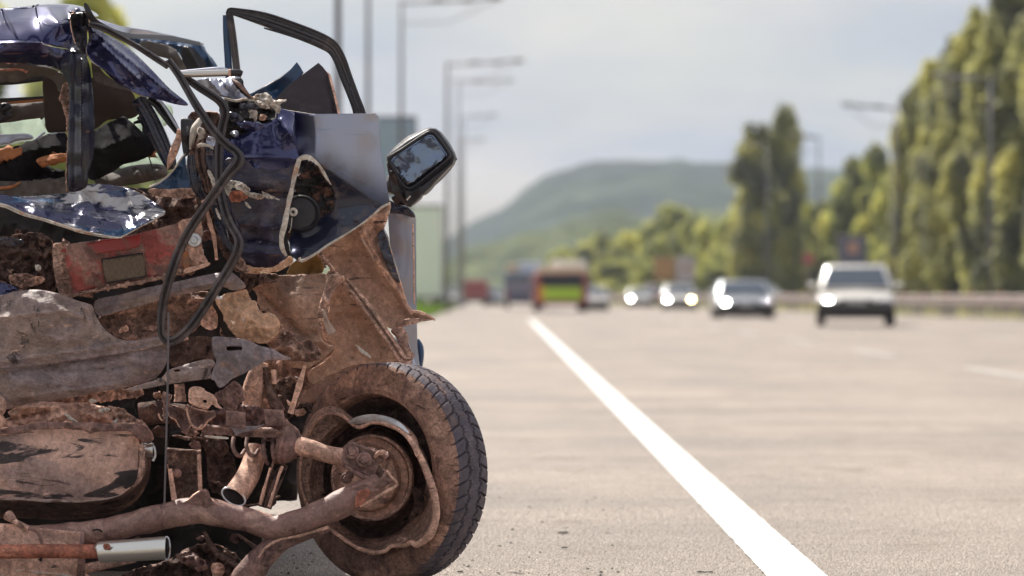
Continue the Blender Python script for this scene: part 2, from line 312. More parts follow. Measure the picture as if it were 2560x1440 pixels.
SEED = [0]
PAINTS = (m_navy, m_navy2, m_silver, m_side, m_peel, m_doorgrey, m_navyd, m_pillar, m_stain)
def sheet(name, outline, mat, d, ctrl=(), creases=(), crumple=(0, 60), jag=0, res=7, thick=.003, parent=None, edge=None, round_=True, holes=(), curl=0, sharp=40, kind=None):
    """sheet metal: outline of (x, y[, dz]) in photo pixels at distance d (+dz metres), relief controls, sharp creases
    (x1,y1,x2,y2,height,width), crumple noise (metres, pixels), jagged edge, real thickness"""
    SEED[0] += 1; sd = SEED[0] * 7.31
    rnd = random.Random(SEED[0])
    op = [(p[0], p[1], p[2] if len(p) > 2 else 0.0) for p in outline]
    ctr = [(p[0], p[1], p[2]) for p in op] + [tuple(c) for c in ctrl]
    base = [p[:3] for p in (catmull(op, 4, True) if round_ else op)]
    dense = []
    for i in range(len(base)):
        a, b = np.array(base[i]), np.array(base[(i + 1) % len(base)])
        L_ = max(1, int(np.hypot(*(b - a)[:2]) / (res * .9)))
        for k in range(L_): dense.append(a + (b - a) * k / L_)
    if jag:
        nd = []
        for p in dense:
            j1 = noise.noise(Vector((p[0] / 14, p[1] / 14, sd))) * jag * 1.6 + (rnd.random() - .5) * jag
            j2 = noise.noise(Vector((p[0] / 14, p[1] / 14, sd + 50))) * jag * 1.6 + (rnd.random() - .5) * jag
            nd.append(np.array((p[0] + j1, p[1] + j2, p[2])))
        dense = nd
    poly = [(p[0], p[1]) for p in dense]
    xs = [p[0] for p in poly]; ys = [p[1] for p in poly]
    gx, gy = np.meshgrid(np.arange(min(xs), max(xs), res), np.arange(min(ys), max(ys), res * .9))
    gx = gx + (np.arange(gx.shape[0]) % 2)[:, None] * res * .5
    gx = gx.ravel(); gy = gy.ravel()
    k = inpoly(gx, gy, poly); gx = gx[k]; gy = gy[k]
    pa = np.array(poly)
    if len(gx):
        dm = np.min(((gx[:, None] - pa[None, :, 0]) ** 2 + (gy[:, None] - pa[None, :, 1]) ** 2), axis=1)
        k = dm > (res * .5) ** 2; gx = gx[k]; gy = gy[k]
    n = len(poly)
    verts2 = [Vector(p) for p in poly] + [Vector((x, y)) for x, y in zip(gx, gy)]
    edges = [(i, (i + 1) % n) for i in range(n)]
    for h in holes:
        s0 = len(verts2); verts2 += [Vector(q) for q in h]
        edges += [(s0 + i, s0 + (i + 1) % len(h)) for i in range(len(h))]
    vo, eo, fo, *_ = delaunay_2d_cdt(verts2, edges, [], 1, 1e-4)
    q = np.array([(v[0], v[1]) for v in vo])
    cen = np.array([q[list(f)].mean(0) for f in fo])
    keep = inpoly(cen[:, 0], cen[:, 1], poly)
    for h in holes: keep &= ~inpoly(cen[:, 0], cen[:, 1], h)
    fo = [f for f, kk in zip(fo, keep) if kk]
    z = tps([c[:2] for c in ctr], [c[2] for c in ctr], q)
    for (x1, y1, x2, y2, hgt, wd) in creases:
        ax, ay = x2 - x1, y2 - y1; ll = ax * ax + ay * ay
        tt = np.clip(((q[:, 0] - x1) * ax + (q[:, 1] - y1) * ay) / ll, 0, 1)
        dd = np.hypot(q[:, 0] - x1 - tt * ax, q[:, 1] - y1 - tt * ay)
        z = z - hgt * np.exp(-dd / wd)
    amp, sc = crumple
    if amp and mat in PAINTS:
        for i in range(len(q)):
            v = Vector((q[i, 0] / (sc * 1.5), q[i, 1] / (sc * 1.5), sd))
            z[i] -= amp * (1.1 * noise.noise(v) + .5 * (1 - 2 * abs(noise.noise(v * 1.3 + Vector((5, 3, 1))))))
    elif amp:
        for i in range(len(q)):
            v = Vector((q[i, 0] / sc, q[i, 1] / sc, sd))
            r = 0; a_ = 1
            for o_ in range(3):
                r += a_ * (1 - 2 * abs(noise.noise(v))); v = v * 2.1; a_ *= .45
            z[i] -= amp * (r - .8)
    if curl:
        dm = np.sqrt(np.min(((q[:, None, 0] - pa[None, ::2, 0]) ** 2 + (q[:, None, 1] - pa[None, ::2, 1]) ** 2), axis=1))
        z = z - curl * np.exp(-dm / 6.0)
    verts = [P(q[i, 0], q[i, 1], d + z[i]) for i in range(len(q))]
    # wind towards the camera
    ff = []
    for f in fo:
        a, b, c = (verts[i] for i in f[:3])
        ff.append(tuple(f) if (b - a).cross(c - a).y < 0 else tuple(reversed(f)))
    o = link(name, verts, ff, [mat, edge or mat], parent, True, sharp)
    sm = o.modifiers.new('thickness', 'SOLIDIFY'); sm.thickness = thick; sm.offset = -1
    sm.material_offset_rim = 1
    if kind: o['kind'] = kind
    return o

def frame_path(pts, closed):
    fr = []
    n = len(pts)
    for i in range(n):
        a = pts[(i - 1) % n] if (closed or i > 0) else pts[i]
        b = pts[(i + 1) % n] if (closed or i < n - 1) else pts[i]
        T = (b - a).normalized()
        S = T.cross(Vector((0, 1, 0)))
        if S.length < .15: S = T.cross(Vector((0, 0, 1)))
        S.normalize()
        fr.append((T, S, S.cross(T).normalized()))
    for i in range(1, n):
        if fr[i][1].dot(fr[i - 1][1]) < 0:
            T, S, N_ = fr[i]; fr[i] = (T, -S, -N_)
    return fr

ROUND = [(math.cos(2 * math.pi * k / 14), math.sin(2 * math.pi * k / 14)) for k in range(14)]
SEAL = [(-1, .1), (-.85, -.45), (-.35, -.6), (-.12, -.1), (.0, -.05), (.12, -.2), (.35, -.6), (.85, -.45), (1, .1), (.6, .6), (-.6, .6)]
CHANNEL = [(-1, .5), (-1, -.5), (-.72, -.62), (-.6, -.25), (-.2, -.2), (-.1, -.55), (.25, -.55), (.35, -.2), (.72, -.25), (.8, -.6), (1, -.5), (1, .5)]
FLAT = [(-1, .25), (-1, -.25), (-.9, -.3), (.9, -.3), (1, -.25), (1, .25)]
def tube(name, pts, r, mat, parent=None, prof=ROUND, closed=False, n=5, smooth=True, twist=None, cap=True, wob=0, sharp=50):
    """sweep along (x, y, d) pixel path; r in photo pixels (number or list per point)"""
    rl = r if isinstance(r, (list, tuple)) else [r] * len(pts)
    if smooth and len(pts) > 2:
        q = catmull([(*p, rr) for p, rr in zip(pts, rl)], n, closed)
    else: q = [(*p, rr) for p, rr in zip(pts, rl)]
    wp = [P(a[0], a[1], a[2]) for a in q]; wr = [max(.3, a[3]) * a[2] / F for a in q]
    fr = frame_path(wp, closed); m = len(prof); vs_ = []
    for i, (p, rr, (T, S, N_)) in enumerate(zip(wp, wr, fr)):
        if wob: rr = rr * (1 + wob * noise.noise(p * 18))
        th = twist * i / len(wp) if twist else 0
        c, s = math.cos(th), math.sin(th)
        for (u, v) in prof:
            u2, v2 = u * c - v * s, u * s + v * c
            k = 1 + (wob * noise.noise(p * 30 + Vector((u, v, 0))) if wob else 0)
            vs_.append(p + S * u2 * rr * k + N_ * (-v2) * rr * k * (-1))
    fs = []; L_ = len(wp)
    for i in range(L_ if closed else L_ - 1):
        for k in range(m):
            a, b = i * m + k, i * m + (k + 1) % m
            c, d_ = ((i + 1) % L_) * m + (k + 1) % m, ((i + 1) % L_) * m + k
            fs.append((a, b, c, d_))
    if cap and not closed:
        fs.append(tuple(range(m - 1, -1, -1))); fs.append(tuple((L_ - 1) * m + k for k in range(m)))
    o = link(name, vs_, fs, mat, parent, True, sharp)
    fix_normals(o)
    return o

def fix_normals(o):
    bm = bmesh.new(); bm.from_mesh(o.data); bmesh.ops.recalc_face_normals(bm, faces=bm.faces); bm.to_mesh(o.data); bm.free()

def loops(name, ls, mat, parent=None, close_first=False, close_last=False, sharp=45):
    """skin between closed loops of world points"""
    m = len(ls[0]); v = [p for l in ls for p in l]; f = []
    for i in range(len(ls) - 1):
        for k in range(m):
            f.append((i * m + k, i * m + (k + 1) % m, (i + 1) * m + (k + 1) % m, (i + 1) * m + k))
    if close_first: f.append(tuple(range(m)))
    if close_last: f.append(tuple((len(ls) - 1) * m + k for k in range(m)))
    o = link(name, v, f, mat, parent, True, sharp); fix_normals(o)
    return o

def lathe(name, prof, centre, axis, mat, parent=None, seg=32, up=Vector((0, 0, 1)), hexa=False, sharp=40):
    """prof: (radius, height along axis) in metres"""
    A = Vector(axis).normalized(); X = A.cross(up)
    if X.length < .1: X = A.cross(Vector((1, 0, 0)))
    X.normalize(); Y = A.cross(X)
    seg = 6 if hexa else seg
    ls = [[centre + (X * math.cos(2 * math.pi * k / seg) + Y * math.sin(2 * math.pi * k / seg)) * max(r, 1e-5) + A * h for k in range(seg)] for r, h in prof]
    return loops(name, ls, mat, parent, sharp=sharp)

def boxv(cx, cy, cz, sx, sy, sz):
    v = [(cx + a * sx / 2, cy + b * sy / 2, cz + c * sz / 2) for c in (-1, 1) for b in (-1, 1) for a in (-1, 1)]
    f = [(0, 2, 3, 1), (4, 5, 7, 6), (0, 1, 5, 4), (2, 6, 7, 3), (0, 4, 6, 2), (1, 3, 7, 5)]
    return v, f
def box(name, c, s, mat, parent=None, bevel=0, seg=2):
    v, f = boxv(*c, *s)
    o = link(name, v, f, mat, parent, bevel > 0, 40)
    if bevel:
        b = o.modifiers.new('bevel', 'BEVEL'); b.width = bevel; b.segments = seg
    return o
def bolt(x, y, d, r, mat, parent, axis=(0, -1, 0), washer=True):
    c = P(x, y, d); rr = r * d / F
    prof = [(0, rr * .9), (rr * .75, rr * .9), (rr * .95, rr * .7), (rr, 0), (rr, -rr)]
    o = lathe('bolt', prof, c, axis, mat, parent, hexa=True)
    if washer:
        lathe('washer', [(rr * .7, rr * .25), (rr * 1.5, rr * .2), (rr * 1.6, 0), (rr * 1.6, -rr * .3)], c, axis, mat, o, seg=18)
    return o

# ================================================================== SETTING
def interp(xs, ys):
    return lambda v: float(np.interp(v, xs, ys))
XL = interp([-60, 40, 90, 172, 230, 400], [-3.4, -3.3, -2.62, -2.95, -5.5, -24])
XR = interp([-60, 60, 90, 109, 139, 170, 203, 280, 400], [18.5, 18.2, 17.2, 15.7, 14.6, 12.2, 8.4, -1, -22])
LINE = interp([-60, 78, 140, 172, 230, 400], [.828, .828, .7, .1, -2.6, -21])
ds = [-60, -20, 0] + list(range(5, 400, 5)) + [400]

m_asph, t_, p_ = new_mat('sunbleached_asphalt')
def asph_nodes():
    N, K = t_.nodes.new, t_.links.new
    tc = N('ShaderNodeTexCoord')
    def nz(sc, det=6, st=(1, 1, 1), rough=.6):
        mp = N('ShaderNodeMapping'); mp.inputs['Scale'].default_value = st; K(tc.outputs['Object'], mp.inputs[0])
        n = N('ShaderNodeTexNoise'); n.inputs['Scale'].default_value = sc; n.inputs['Detail'].default_value = det; n.inputs['Roughness'].default_value = rough
        K(mp.outputs[0], n.inputs['Vector']); return n.outputs['Fac']
    def ramp(s, lo, hi, c0, c1):
        r = N('ShaderNodeValToRGB'); r.color_ramp.elements[0].position = lo; r.color_ramp.elements[1].position = hi
        r.color_ramp.elements[0].color = (*c0, 1); r.color_ramp.elements[1].color = (*c1, 1); K(s, r.inputs[0]); return r.outputs[0]
    def mul(a, b):
        m = N('ShaderNodeMixRGB'); m.blend_type = 'MULTIPLY'; m.inputs[0].default_value = 1; K(a, m.inputs[1]); K(b, m.inputs[2]); return m.outputs[0]
    grain = ramp(nz(85, 6, rough=.85), .38, .64, (.11, .093, .081), (.58, .50, .435))
    big = ramp(nz(.7, 5, (1, .35, 1)), .32, .68, (.80, .79, .79), (1.12, 1.09, 1.06))
    mid = ramp(nz(6, 6), .35, .65, (.88, .87, .86), (1.06, 1.06, 1.06))
    dark = ramp(nz(34, 3), .66, .72, (1, 1, 1), (.42, .36, .32))
    track = ramp(nz(1.0, 5, (.16, .75, 1), .65), .36, .62, (.76, .755, .75), (1.08, 1.06, 1.04))
    stain = ramp(nz(2.6, 7, (.7, .6, 1), .7), .56, .68, (1, 1, 1), (.66, .61, .56))
    c = mul(mul(mul(mul(mul(grain, big), mid), dark), track), stain)
    K(c, p_.inputs['Base Color'])
    p_.inputs['Roughness'].default_value = .62; p_.inputs['Specular IOR Level'].default_value = .4
    b = N('ShaderNodeBump'); b.inputs['Strength'].default_value = .8; b.inputs['Distance'].default_value = .006
    v = N('ShaderNodeTexVoronoi'); v.inputs['Scale'].default_value = 110; K(tc.outputs['Object'], v.inputs['Vector'])
    K(v.outputs['Distance'], b.inputs['Height']); K(b.outputs[0], p_.inputs['Normal'])
asph_nodes()
m_line = M('worn_white_line_paint', (.74, .73, .70), [((.30, .27, .24), 90, .60, .68), ((.55, .52, .48), 14, .5, .7)], rough=.6, bump=.4, bscale=150, bdist=.003)
m_faint = M('faded_lane_paint', (.55, .52, .49), [((.36, .33, .30), 6, .40, .60)], rough=.6, bump=.2, bscale=150, bdist=.003)
m_soil = M('dry_roadside_ground', (.085, .088, .05), [((.14, .12, .08), .08, .5, .7)], rough=.95, bump=.3, bscale=3)
m_verge = M('bright_verge_grass', (.16, .26, .030), [((.22, .28, .05), .8, .45, .65)], rough=.9, bump=.3, bscale=8)

v, f = [], []
G = 5200
structure(link('ground', [(-G, -400, -.03), (G, -400, -.03), (G, 7600, -.03), (-G, 7600, -.03)], [(0, 1, 2, 3)], m_soil, smooth=False))
def strip(name, left, right, z, mat, dl=ds):
    v = []; f = []
    for d in dl: v += [(left(d), d, z), (right(d), d, z)]
    for i in range(len(dl) - 1): f.append((2 * i, 2 * i + 1, 2 * i + 3, 2 * i + 2))
    return structure(link(name, v, f, mat, smooth=False))
strip('road', XL, XR, 0.0, m_asph)
# edge line with slightly ragged borders
v = []; f = []; dl = list(np.arange(4, 20, .010)) + list(np.arange(20, 60, .05)) + list(np.arange(60, 92, 2.0))
for i, d in enumerate(dl):
    j = .0032 if d < 60 else 0
    x = LINE(d)
    v += [(x - .086 + noise.noise(Vector((d * 6, 1, 0))) * j * 1.6 + random.uniform(-j, j) * .6, d, .004), (x + .086 + noise.noise(Vector((d * 6, 9, 0))) * j * 1.6 + random.uniform(-j, j) * .6, d, .004)]
for i in range(len(dl) - 1): f.append((2 * i, 2 * i + 1, 2 * i + 3, 2 * i + 2))
o = structure(link('edge_line_marking', v, f, m_line, smooth=False)); o['label'] = 'solid white line along the shoulder of the road'
for lx in (5.05, 9.3, 13.4):
    for k in range(11):
        d0 = 22 + k * 10 + lx
        if d0 > 125: continue
        d1 = d0 + 4
        x0, x1 = lx, lx
        structure(link('lane_dash', [(x0 - .07, d0, .004), (x0 + .07, d0, .004), (x1 + .07, d1, .004), (x1 - .07, d1, .004)], [(0, 1, 2, 3)], m_faint, smooth=False))

# far wooded hills
def hill(name, prof, d0, depth, mat, bump, bs, res=7):
    xs = [p[0] for p in prof]; hs = [p[1] for p in prof]
    v = []; f = []
    pxs = list(np.arange(xs[0], xs[-1] + 1, 14 if d0 > 1000 else 10)); rows = 34
    for r in range(rows + 1):
        t = r / rows
        d = d0 - depth * (1 - t) if t <= 1 else d0
        for px in pxs:
            dd = d0 * .25 + d * .75
            X = (px - CX) * dd / F
            H = CZ + (HY - np.interp(px, xs, hs)) * d0 / F
            s = math.sin(t * math.pi * .5)
            h = H * s + (noise.noise(Vector((X / bs, d / bs, 0))) + .6 * noise.noise(Vector((X / bs * 2.3, d / bs * 2.3, 4)))) * bump * min(1, s * 3)
            v.append((X, d, h - 2 * (t == 0)))
    for px in pxs:
        v.append(((px - CX) * d0 / F, d0 + depth * .7, -2))
    m = len(pxs)
    for r in range(rows + 1):
        for k in range(m - 1): f.append((r * m + k, r * m + k + 1, (r + 1) * m + k + 1, (r + 1) * m + k))
    return structure(link(name, v, f, mat))
m_hill = M('distant_forest', (.024, .046, .030), [((.012, .024, .026), .016, .42, .58), ((.055, .085, .035), .03, .56, .68)], rough=.95, bump=1, bscale=.05, bdist=6)
m_hill2 = M('nearer_woodland', (.085, .105, .035), [((.04, .06, .028), .035, .45, .6), ((.16, .16, .06), .05, .56, .68)], rough=.95, bump=1, bscale=.12, bdist=3)
hill('hill', [(-2600, 640), (-900, 660), (700, 680), (1020, 650), (1120, 604), (1180, 566), (1250, 533), (1300, 490), (1350, 455), (1400, 432), (1480, 418), (1600, 411), (1700, 413), (1830, 418), (2050, 432), (2300, 470), (2700, 540), (3400, 600), (5200, 650)], 1150, 350, m_hill, 2.6, 24)
hill('hill_slope', [(-2600, 690), (600, 700), (1020, 690), (1130, 672), (1180, 650), (1250, 628), (1330, 596), (1400, 568), (1480, 560), (1600, 560), (1850, 560), (2300, 560), (3600, 620), (5200, 680)], 560, 220, m_hill2, 4, 12)

# ------------------------------------------------------------------ vegetation
def leafmat(name, c1, c2, c3):
    m, t, p = new_mat(name)
    N, K = t.nodes.new, t.links.new
    tc = N('ShaderNodeTexCoord'); oi = N('ShaderNodeObjectInfo')
    n = N('ShaderNodeTexNoise'); n.inputs['Scale'].default_value = .38; n.inputs['Detail'].default_value = 4
    ad = N('ShaderNodeVectorMath'); ad.operation = 'ADD'; K(tc.outputs['Object'], ad.inputs[0]); K(oi.outputs['Location'], ad.inputs[1]); K(ad.outputs[0], n.inputs['Vector'])
    r = N('ShaderNodeValToRGB'); r.color_ramp.elements[0].position = .40; r.color_ramp.elements[1].position = .64
    r.color_ramp.elements[0].color = (*c1, 1); r.color_ramp.elements[1].color = (*c3, 1)
    e_ = r.color_ramp.elements.new(.5); e_.color = (*c2, 1)
    K(n.outputs['Fac'], r.inputs[0]); K(r.outputs[0], p.inputs['Base Color']); p.inputs['Roughness'].default_value = .55
    p.inputs['Specular IOR Level'].default_value = .3
    tr = N('ShaderNodeBsdfTranslucent'); K(r.outputs[0], tr.inputs[0]); ms = N('ShaderNodeMixShader'); ms.inputs[0].default_value = .55
    K(p.outputs[0], ms.inputs[1]); K(tr.outputs[0], ms.inputs[2])
    K(ms.outputs[0], next(x for x in t.nodes if x.type == 'OUTPUT_MATERIAL').inputs[0])
    return m
m_leafa = leafmat('broadleaf_foliage', (.24, .25, .13), (.48, .50, .15), (.76, .72, .22))
m_leafp = leafmat('poplar_foliage', (.28, .28, .19), (.45, .45, .20), (.70, .66, .24))
m_leafg = leafmat('roadside_grass', (.09, .15, .02), (.15, .24, .03), (.22, .30, .05))
m_bark = M('tree_bark', (.11, .085, .06), [((.05, .04, .03), 6, .5, .65, (1, 1, .2))], rough=.9, bump=.6, bscale=20)

def leaves_mesh(name, clumps, n, size, mat, seed):
    rng = np.random.default_rng(seed)
    w = np.array([c[3] ** 2 for c in clumps]); w = w / w.sum()
    idx = rng.choice(len(clumps), n, p=w)
    C_ = np.array(clumps)[idx]
    dirs = rng.normal(size=(n, 3)); dirs /= np.linalg.norm(dirs, axis=1)[:, None]
    rr = rng.uniform(.45, 1.08, n) ** .6
    stretch = C_[:, 4]
    pos = C_[:, :3] + dirs * (C_[:, 3] * rr)[:, None] * np.stack([np.ones(n), np.ones(n), stretch], 1)
    nrm = dirs + rng.normal(scale=.7, size=(n, 3)); nrm /= np.linalg.norm(nrm, axis=1)[:, None]
    a = np.cross(nrm, rng.normal(size=(n, 3))); a /= np.linalg.norm(a, axis=1)[:, None]; b = np.cross(nrm, a)
    s = rng.uniform(.6, 1.3, n)[:, None] * size
    V = np.stack([pos - a * s, pos - b * s * .6, pos + a * s, pos + b * s * .6], 1).reshape(-1, 3)
    me = bpy.data.meshes.new(name)
    me.vertices.add(n * 4); me.vertices.foreach_set('co', V.ravel())
    me.loops.add(n * 4); me.loops.foreach_set('vertex_index', np.arange(n * 4, dtype=np.int32))
    me.polygons.add(n); me.polygons.foreach_set('loop_start', np.arange(0, n * 4, 4, dtype=np.int32))
    me.update(); me.validate(); me.materials.append(mat)
    return me

def trunk_mesh(name, h, r, limbs, seed):
    rnd = random.Random(seed); v = []; f = []
    def limb(a, b, r0, r1):
        k = 7; n = 8; ax = (b - a).normalized(); X = ax.cross(Vector((.3, 1, .1))).normalized(); Y = ax.cross(X)
        s0 = len(v)
        for i in range(k):
            t = i / (k - 1); c = a.lerp(b, t) + Vector((noise.noise(a + Vector((t * 2, 0, seed))), noise.noise(b + Vector((0, t * 2, seed))), 0)) * .25 * math.sin(t * 3.14) * (b - a).length * .15
            r_ = r0 + (r1 - r0) * t
            for q in range(n): v.append(c + (X * math.cos(q * 6.2832 / n) + Y * math.sin(q * 6.2832 / n)) * r_)
        for i in range(k - 1):
            for q in range(n): f.append((s0 + i * n + q, s0 + i * n + (q + 1) % n, s0 + (i + 1) * n + (q + 1) % n, s0 + (i + 1) * n + q))
    top = Vector((rnd.uniform(-.3, .3), rnd.uniform(-.3, .3), h))
    limb(Vector((0, 0, -.2)), top, r, r * .25)
    for t, end in limbs: limb(Vector((0, 0, 0)).lerp(top, t), Vector(end), r * .45, r * .12)
    me = bpy.data.meshes.new(name); me.from_pydata([tuple(x) for x in v], [], f); me.shade_smooth(); me.materials.append(m_bark)
    return me

def make_decid(seed, H=10.0, R=3.6):
    rnd = random.Random(seed); cl = []; lb = []
    for i in range(30):
        an = rnd.uniform(0, 6.28); zz = rnd.uniform(.16, .95); env = math.sin(min(1, (zz + .02) * 1.05) * 3.0) ** .6
        q = R * env * rnd.uniform(.25, .85)
        c = (math.cos(an) * q, math.sin(an) * q, H * zz)
        cl.append((*c, rnd.uniform(.8, 1.5) * R / 3.6, rnd.uniform(.7, 1.0)))
        if i % 4 == 0: lb.append((min(.85, zz * .6 + .05), c))
    return leaves_mesh('crown', cl, 9000, .26, m_leafa, seed), trunk_mesh('trunk', H * .82, .22, lb, seed)
def make_poplar(seed, H=16.0, R=2.0):
    rnd = random.Random(seed); cl = []; lb = []
    for i in range(90):
        an = rnd.uniform(0, 6.28); zz = rnd.uniform(.05, .97); env = min(1, (1 - zz) * 3.6) ** .6 * min(1, zz * 6 + .3)
        q = R * env * rnd.uniform(.2, .8)
        c = (math.cos(an) * q, math.sin(an) * q, H * zz)
        cl.append((*c, rnd.uniform(.36, .62) * (.45 + .55 * env), rnd.uniform(2.0, 3.6)))
        if i % 11 == 0: lb.append((max(.02, zz - .2), c))
    return leaves_mesh('crown', cl, 15000, .22, m_leafp, seed), trunk_mesh('trunk', H * .9, .24, lb, seed)
DEC = [make_decid(s) for s in (11, 12, 13, 14)]
POP = [make_poplar(s) for s in (21, 22, 23)]
ORD = 'first second third fourth fifth sixth seventh eighth ninth tenth eleventh twelfth thirteenth fourteenth fifteenth sixteenth seventeenth eighteenth nineteenth'.split()
def plant(kind, px, d, top, wpx, label, group=None, z0=0.0):
    """px: trunk column, top: crown top row in the photo, wpx: crown width in photo pixels"""
    src, H0, R0, nm = (DEC, 10.9, 4.1, 'deciduous_tree') if kind == 'd' else (POP, 16.6, 2.25, 'poplar_tree')
    k = SEED[0] = SEED[0] + 1
    cm, tm = src[k % len(src)]
    H = CZ + (HY - top) * d / F; Wm = wpx * d / F / 2
    x = (px - CX) * d / F
    t = thing(nm, (x, d, z0), label, 'tree', group)
    t.rotation_euler = (0, 0, k * 1.3)
    t.scale = (Wm / R0, Wm / R0, (H - z0) / H0)
    for n_, m_ in (('crown', cm), ('trunk', tm)):
        o = bpy.data.objects.new(n_, m_); COL.objects.link(o); o.parent = t
    return t
# poplars beside the barrier on the right
plant('p', 1893, 186, 290, 175, 'left half of the twin poplar standing alone above the middle cars')
plant('p', 1957, 190, 248, 150, 'taller right spire of the twin poplar standing alone above the middle cars')
plant('p', 2274, 142, 208, 130, 'thin dark poplar at the left end of the tall tree row')
for i, (px, d, top, w) in enumerate([(2335, 136, 150, 120), (2392, 132, 95, 130), (2450, 128, 30, 150), (2520, 124, -60, 160), (2600, 122, -120, 180), (2690, 118, -160, 190), (2330, 160, 190, 150), (2800, 116, -200, 200), (2920, 112, -190, 200)]):
    lab = ['left outer poplar of the tall dense row behind the barrier', 'poplar second from the left in the tall dense row behind the barrier', 'tall poplar behind the grey lamp post at the right', 'tallest poplar against the right edge of the frame'][i] if i < 4 else ['poplar just beyond the right edge of the frame', 'second poplar beyond the right edge of the frame', 'shaded poplar filling in behind the left outer one of the tall row', 'third poplar beyond the right edge of the frame', 'fourth poplar beyond the right edge of the frame'][i - 4]
    plant('p', px, d, top - 25, w * 1.6, lab, 'tall poplars behind the barrier')
# mixed broadleaf trees
for i, (px, d, top, w) in enumerate([(1385, 300, 622, 90), (1420, 300, 596, 90), (1470, 290, 585, 100), (1520, 290, 578, 110), (1560, 280, 590, 110), (1600, 270, 545, 110), (1640, 265, 520, 110), (1690, 255, 505, 130), (1735, 250, 528, 120), (1780, 245, 520, 110), (1815, 240, 512, 100), (1850, 240, 500, 110), (2015, 215, 500, 90), (2050, 210, 460, 100), (2120, 200, 350, 140), (2165, 205, 385, 120), (2205, 195, 340, 130), (2250, 190, 380, 120),
                                     (1440, 240, 655, 110), (1530, 235, 650, 120), (1610, 230, 640, 120), (1700, 225, 645, 130), (1790, 220, 640, 130), (1880, 215, 650, 120), (1990, 205, 630, 120), (2080, 190, 600, 130), (2160, 180, 590, 130), (2240, 170, 610, 120), (2330, 150, 600, 120), (2430, 140, 610, 130), (2540, 135, 600, 130), (2650, 130, 560, 140), (2760, 128, 500, 180)]):
    if px in (2120, 2205): lab = ['tall yellow green broadleaf tree left of the thin dark poplar', 'sunlit yellow green broadleaf tree touching the thin dark poplar'][px == 2205]
    elif i < 18: lab = '%s crown from the left in the yellow green wooded belt beyond the traffic' % ORD[i]
    else: lab = '%s low bushy tree from the left along the foot of the wooded belt' % ORD[i - 18]
    plant('d', px, d, top, w * 1.45, lab, 'broadleaf trees beyond the traffic' if i < 18 else 'low trees behind the barrier')
# trees on the left, behind the wreck
for i, (px, d, top, w, lab) in enumerate([(-120, 62, -120, 520, 'green tree out of focus above the left end of the crushed roof'), (170, 75, -160, 470, 'green tree out of focus behind the torn roof channel'), (-60, 100, 300, 420, 'low green tree seen through the smashed rear window'), (400, 120, 330, 260, 'pale green tree seen through the gap beside the seat'), (150, 95, 240, 330, 'leafy tree seen through the broken cabin'), (620, 210, 560, 200, 'small far tree on the left side hidden mostly by the wreck')]):
    plant('d', px, d, top, w, lab, None)

# grass verge on the left: a sheet with blades
strip('grass_verge', lambda d: XL(d) - 14, lambda d: XL(d) - .02, .05, m_verge, [d for d in ds if d >= 60])
rng = np.random.default_rng(5); n = 26000
yy = rng.uniform(66, 260, n) ; xx = np.array([XL(y) for y in yy]) - rng.uniform(.05, 9, n); hh = rng.uniform(.12, .34, n); an = rng.uniform(0, 3.14, n); ww = .03
V = np.stack([np.stack([xx - np.cos(an) * ww, yy - np.sin(an) * ww, np.full(n, .04)], 1), np.stack([xx + np.cos(an) * ww, yy + np.sin(an) * ww, np.full(n, .04)], 1), np.stack([xx + rng.normal(0, .06, n), yy + rng.normal(0, .06, n), .04 + hh], 1)], 1).reshape(-1, 3)
me = bpy.data.meshes.new('grass'); me.vertices.add(n * 3); me.vertices.foreach_set('co', V.ravel()); me.loops.add(n * 3); me.loops.foreach_set('vertex_index', np.arange(n * 3, dtype=np.int32)); me.polygons.add(n); me.polygons.foreach_set('loop_start', np.arange(0, n * 3, 3, dtype=np.int32)); me.update(); me.materials.append(m_leafg)
o = bpy.data.objects.new('grass', me); COL.objects.link(o); o['kind'] = 'stuff'; tag(o, 'bright green grass on the verge left of the road', 'grass')
n = 6000
yy = rng.uniform(62, 215, n); xx = np.array([XR(y) for y in yy]) + rng.uniform(-.15, 3, n); hh = rng.uniform(.2, .6, n); an = rng.uniform(0, 3.14, n); ww = .035
V = np.stack([np.stack([xx - np.cos(an) * ww, yy - np.sin(an) * ww, np.full(n, -.02)], 1), np.stack([xx + np.cos(an) * ww, yy + np.sin(an) * ww, np.full(n, -.02)], 1), np.stack([xx + rng.normal(0, .08, n), yy + rng.normal(0, .08, n), hh], 1)], 1).reshape(-1, 3)
me = bpy.data.meshes.new('weeds'); me.vertices.add(n * 3); me.vertices.foreach_set('co', V.ravel()); me.loops.add(n * 3); me.loops.foreach_set('vertex_index', np.arange(n * 3, dtype=np.int32)); me.polygons.add(n); me.polygons.foreach_set('loop_start', np.arange(0, n * 3, 3, dtype=np.int32)); me.update(); me.materials.append(m_leafp)
o = bpy.data.objects.new('weeds', me); COL.objects.link(o); o['kind'] = 'stuff'; tag(o, 'green weeds growing under the barrier at the right', 'weeds')

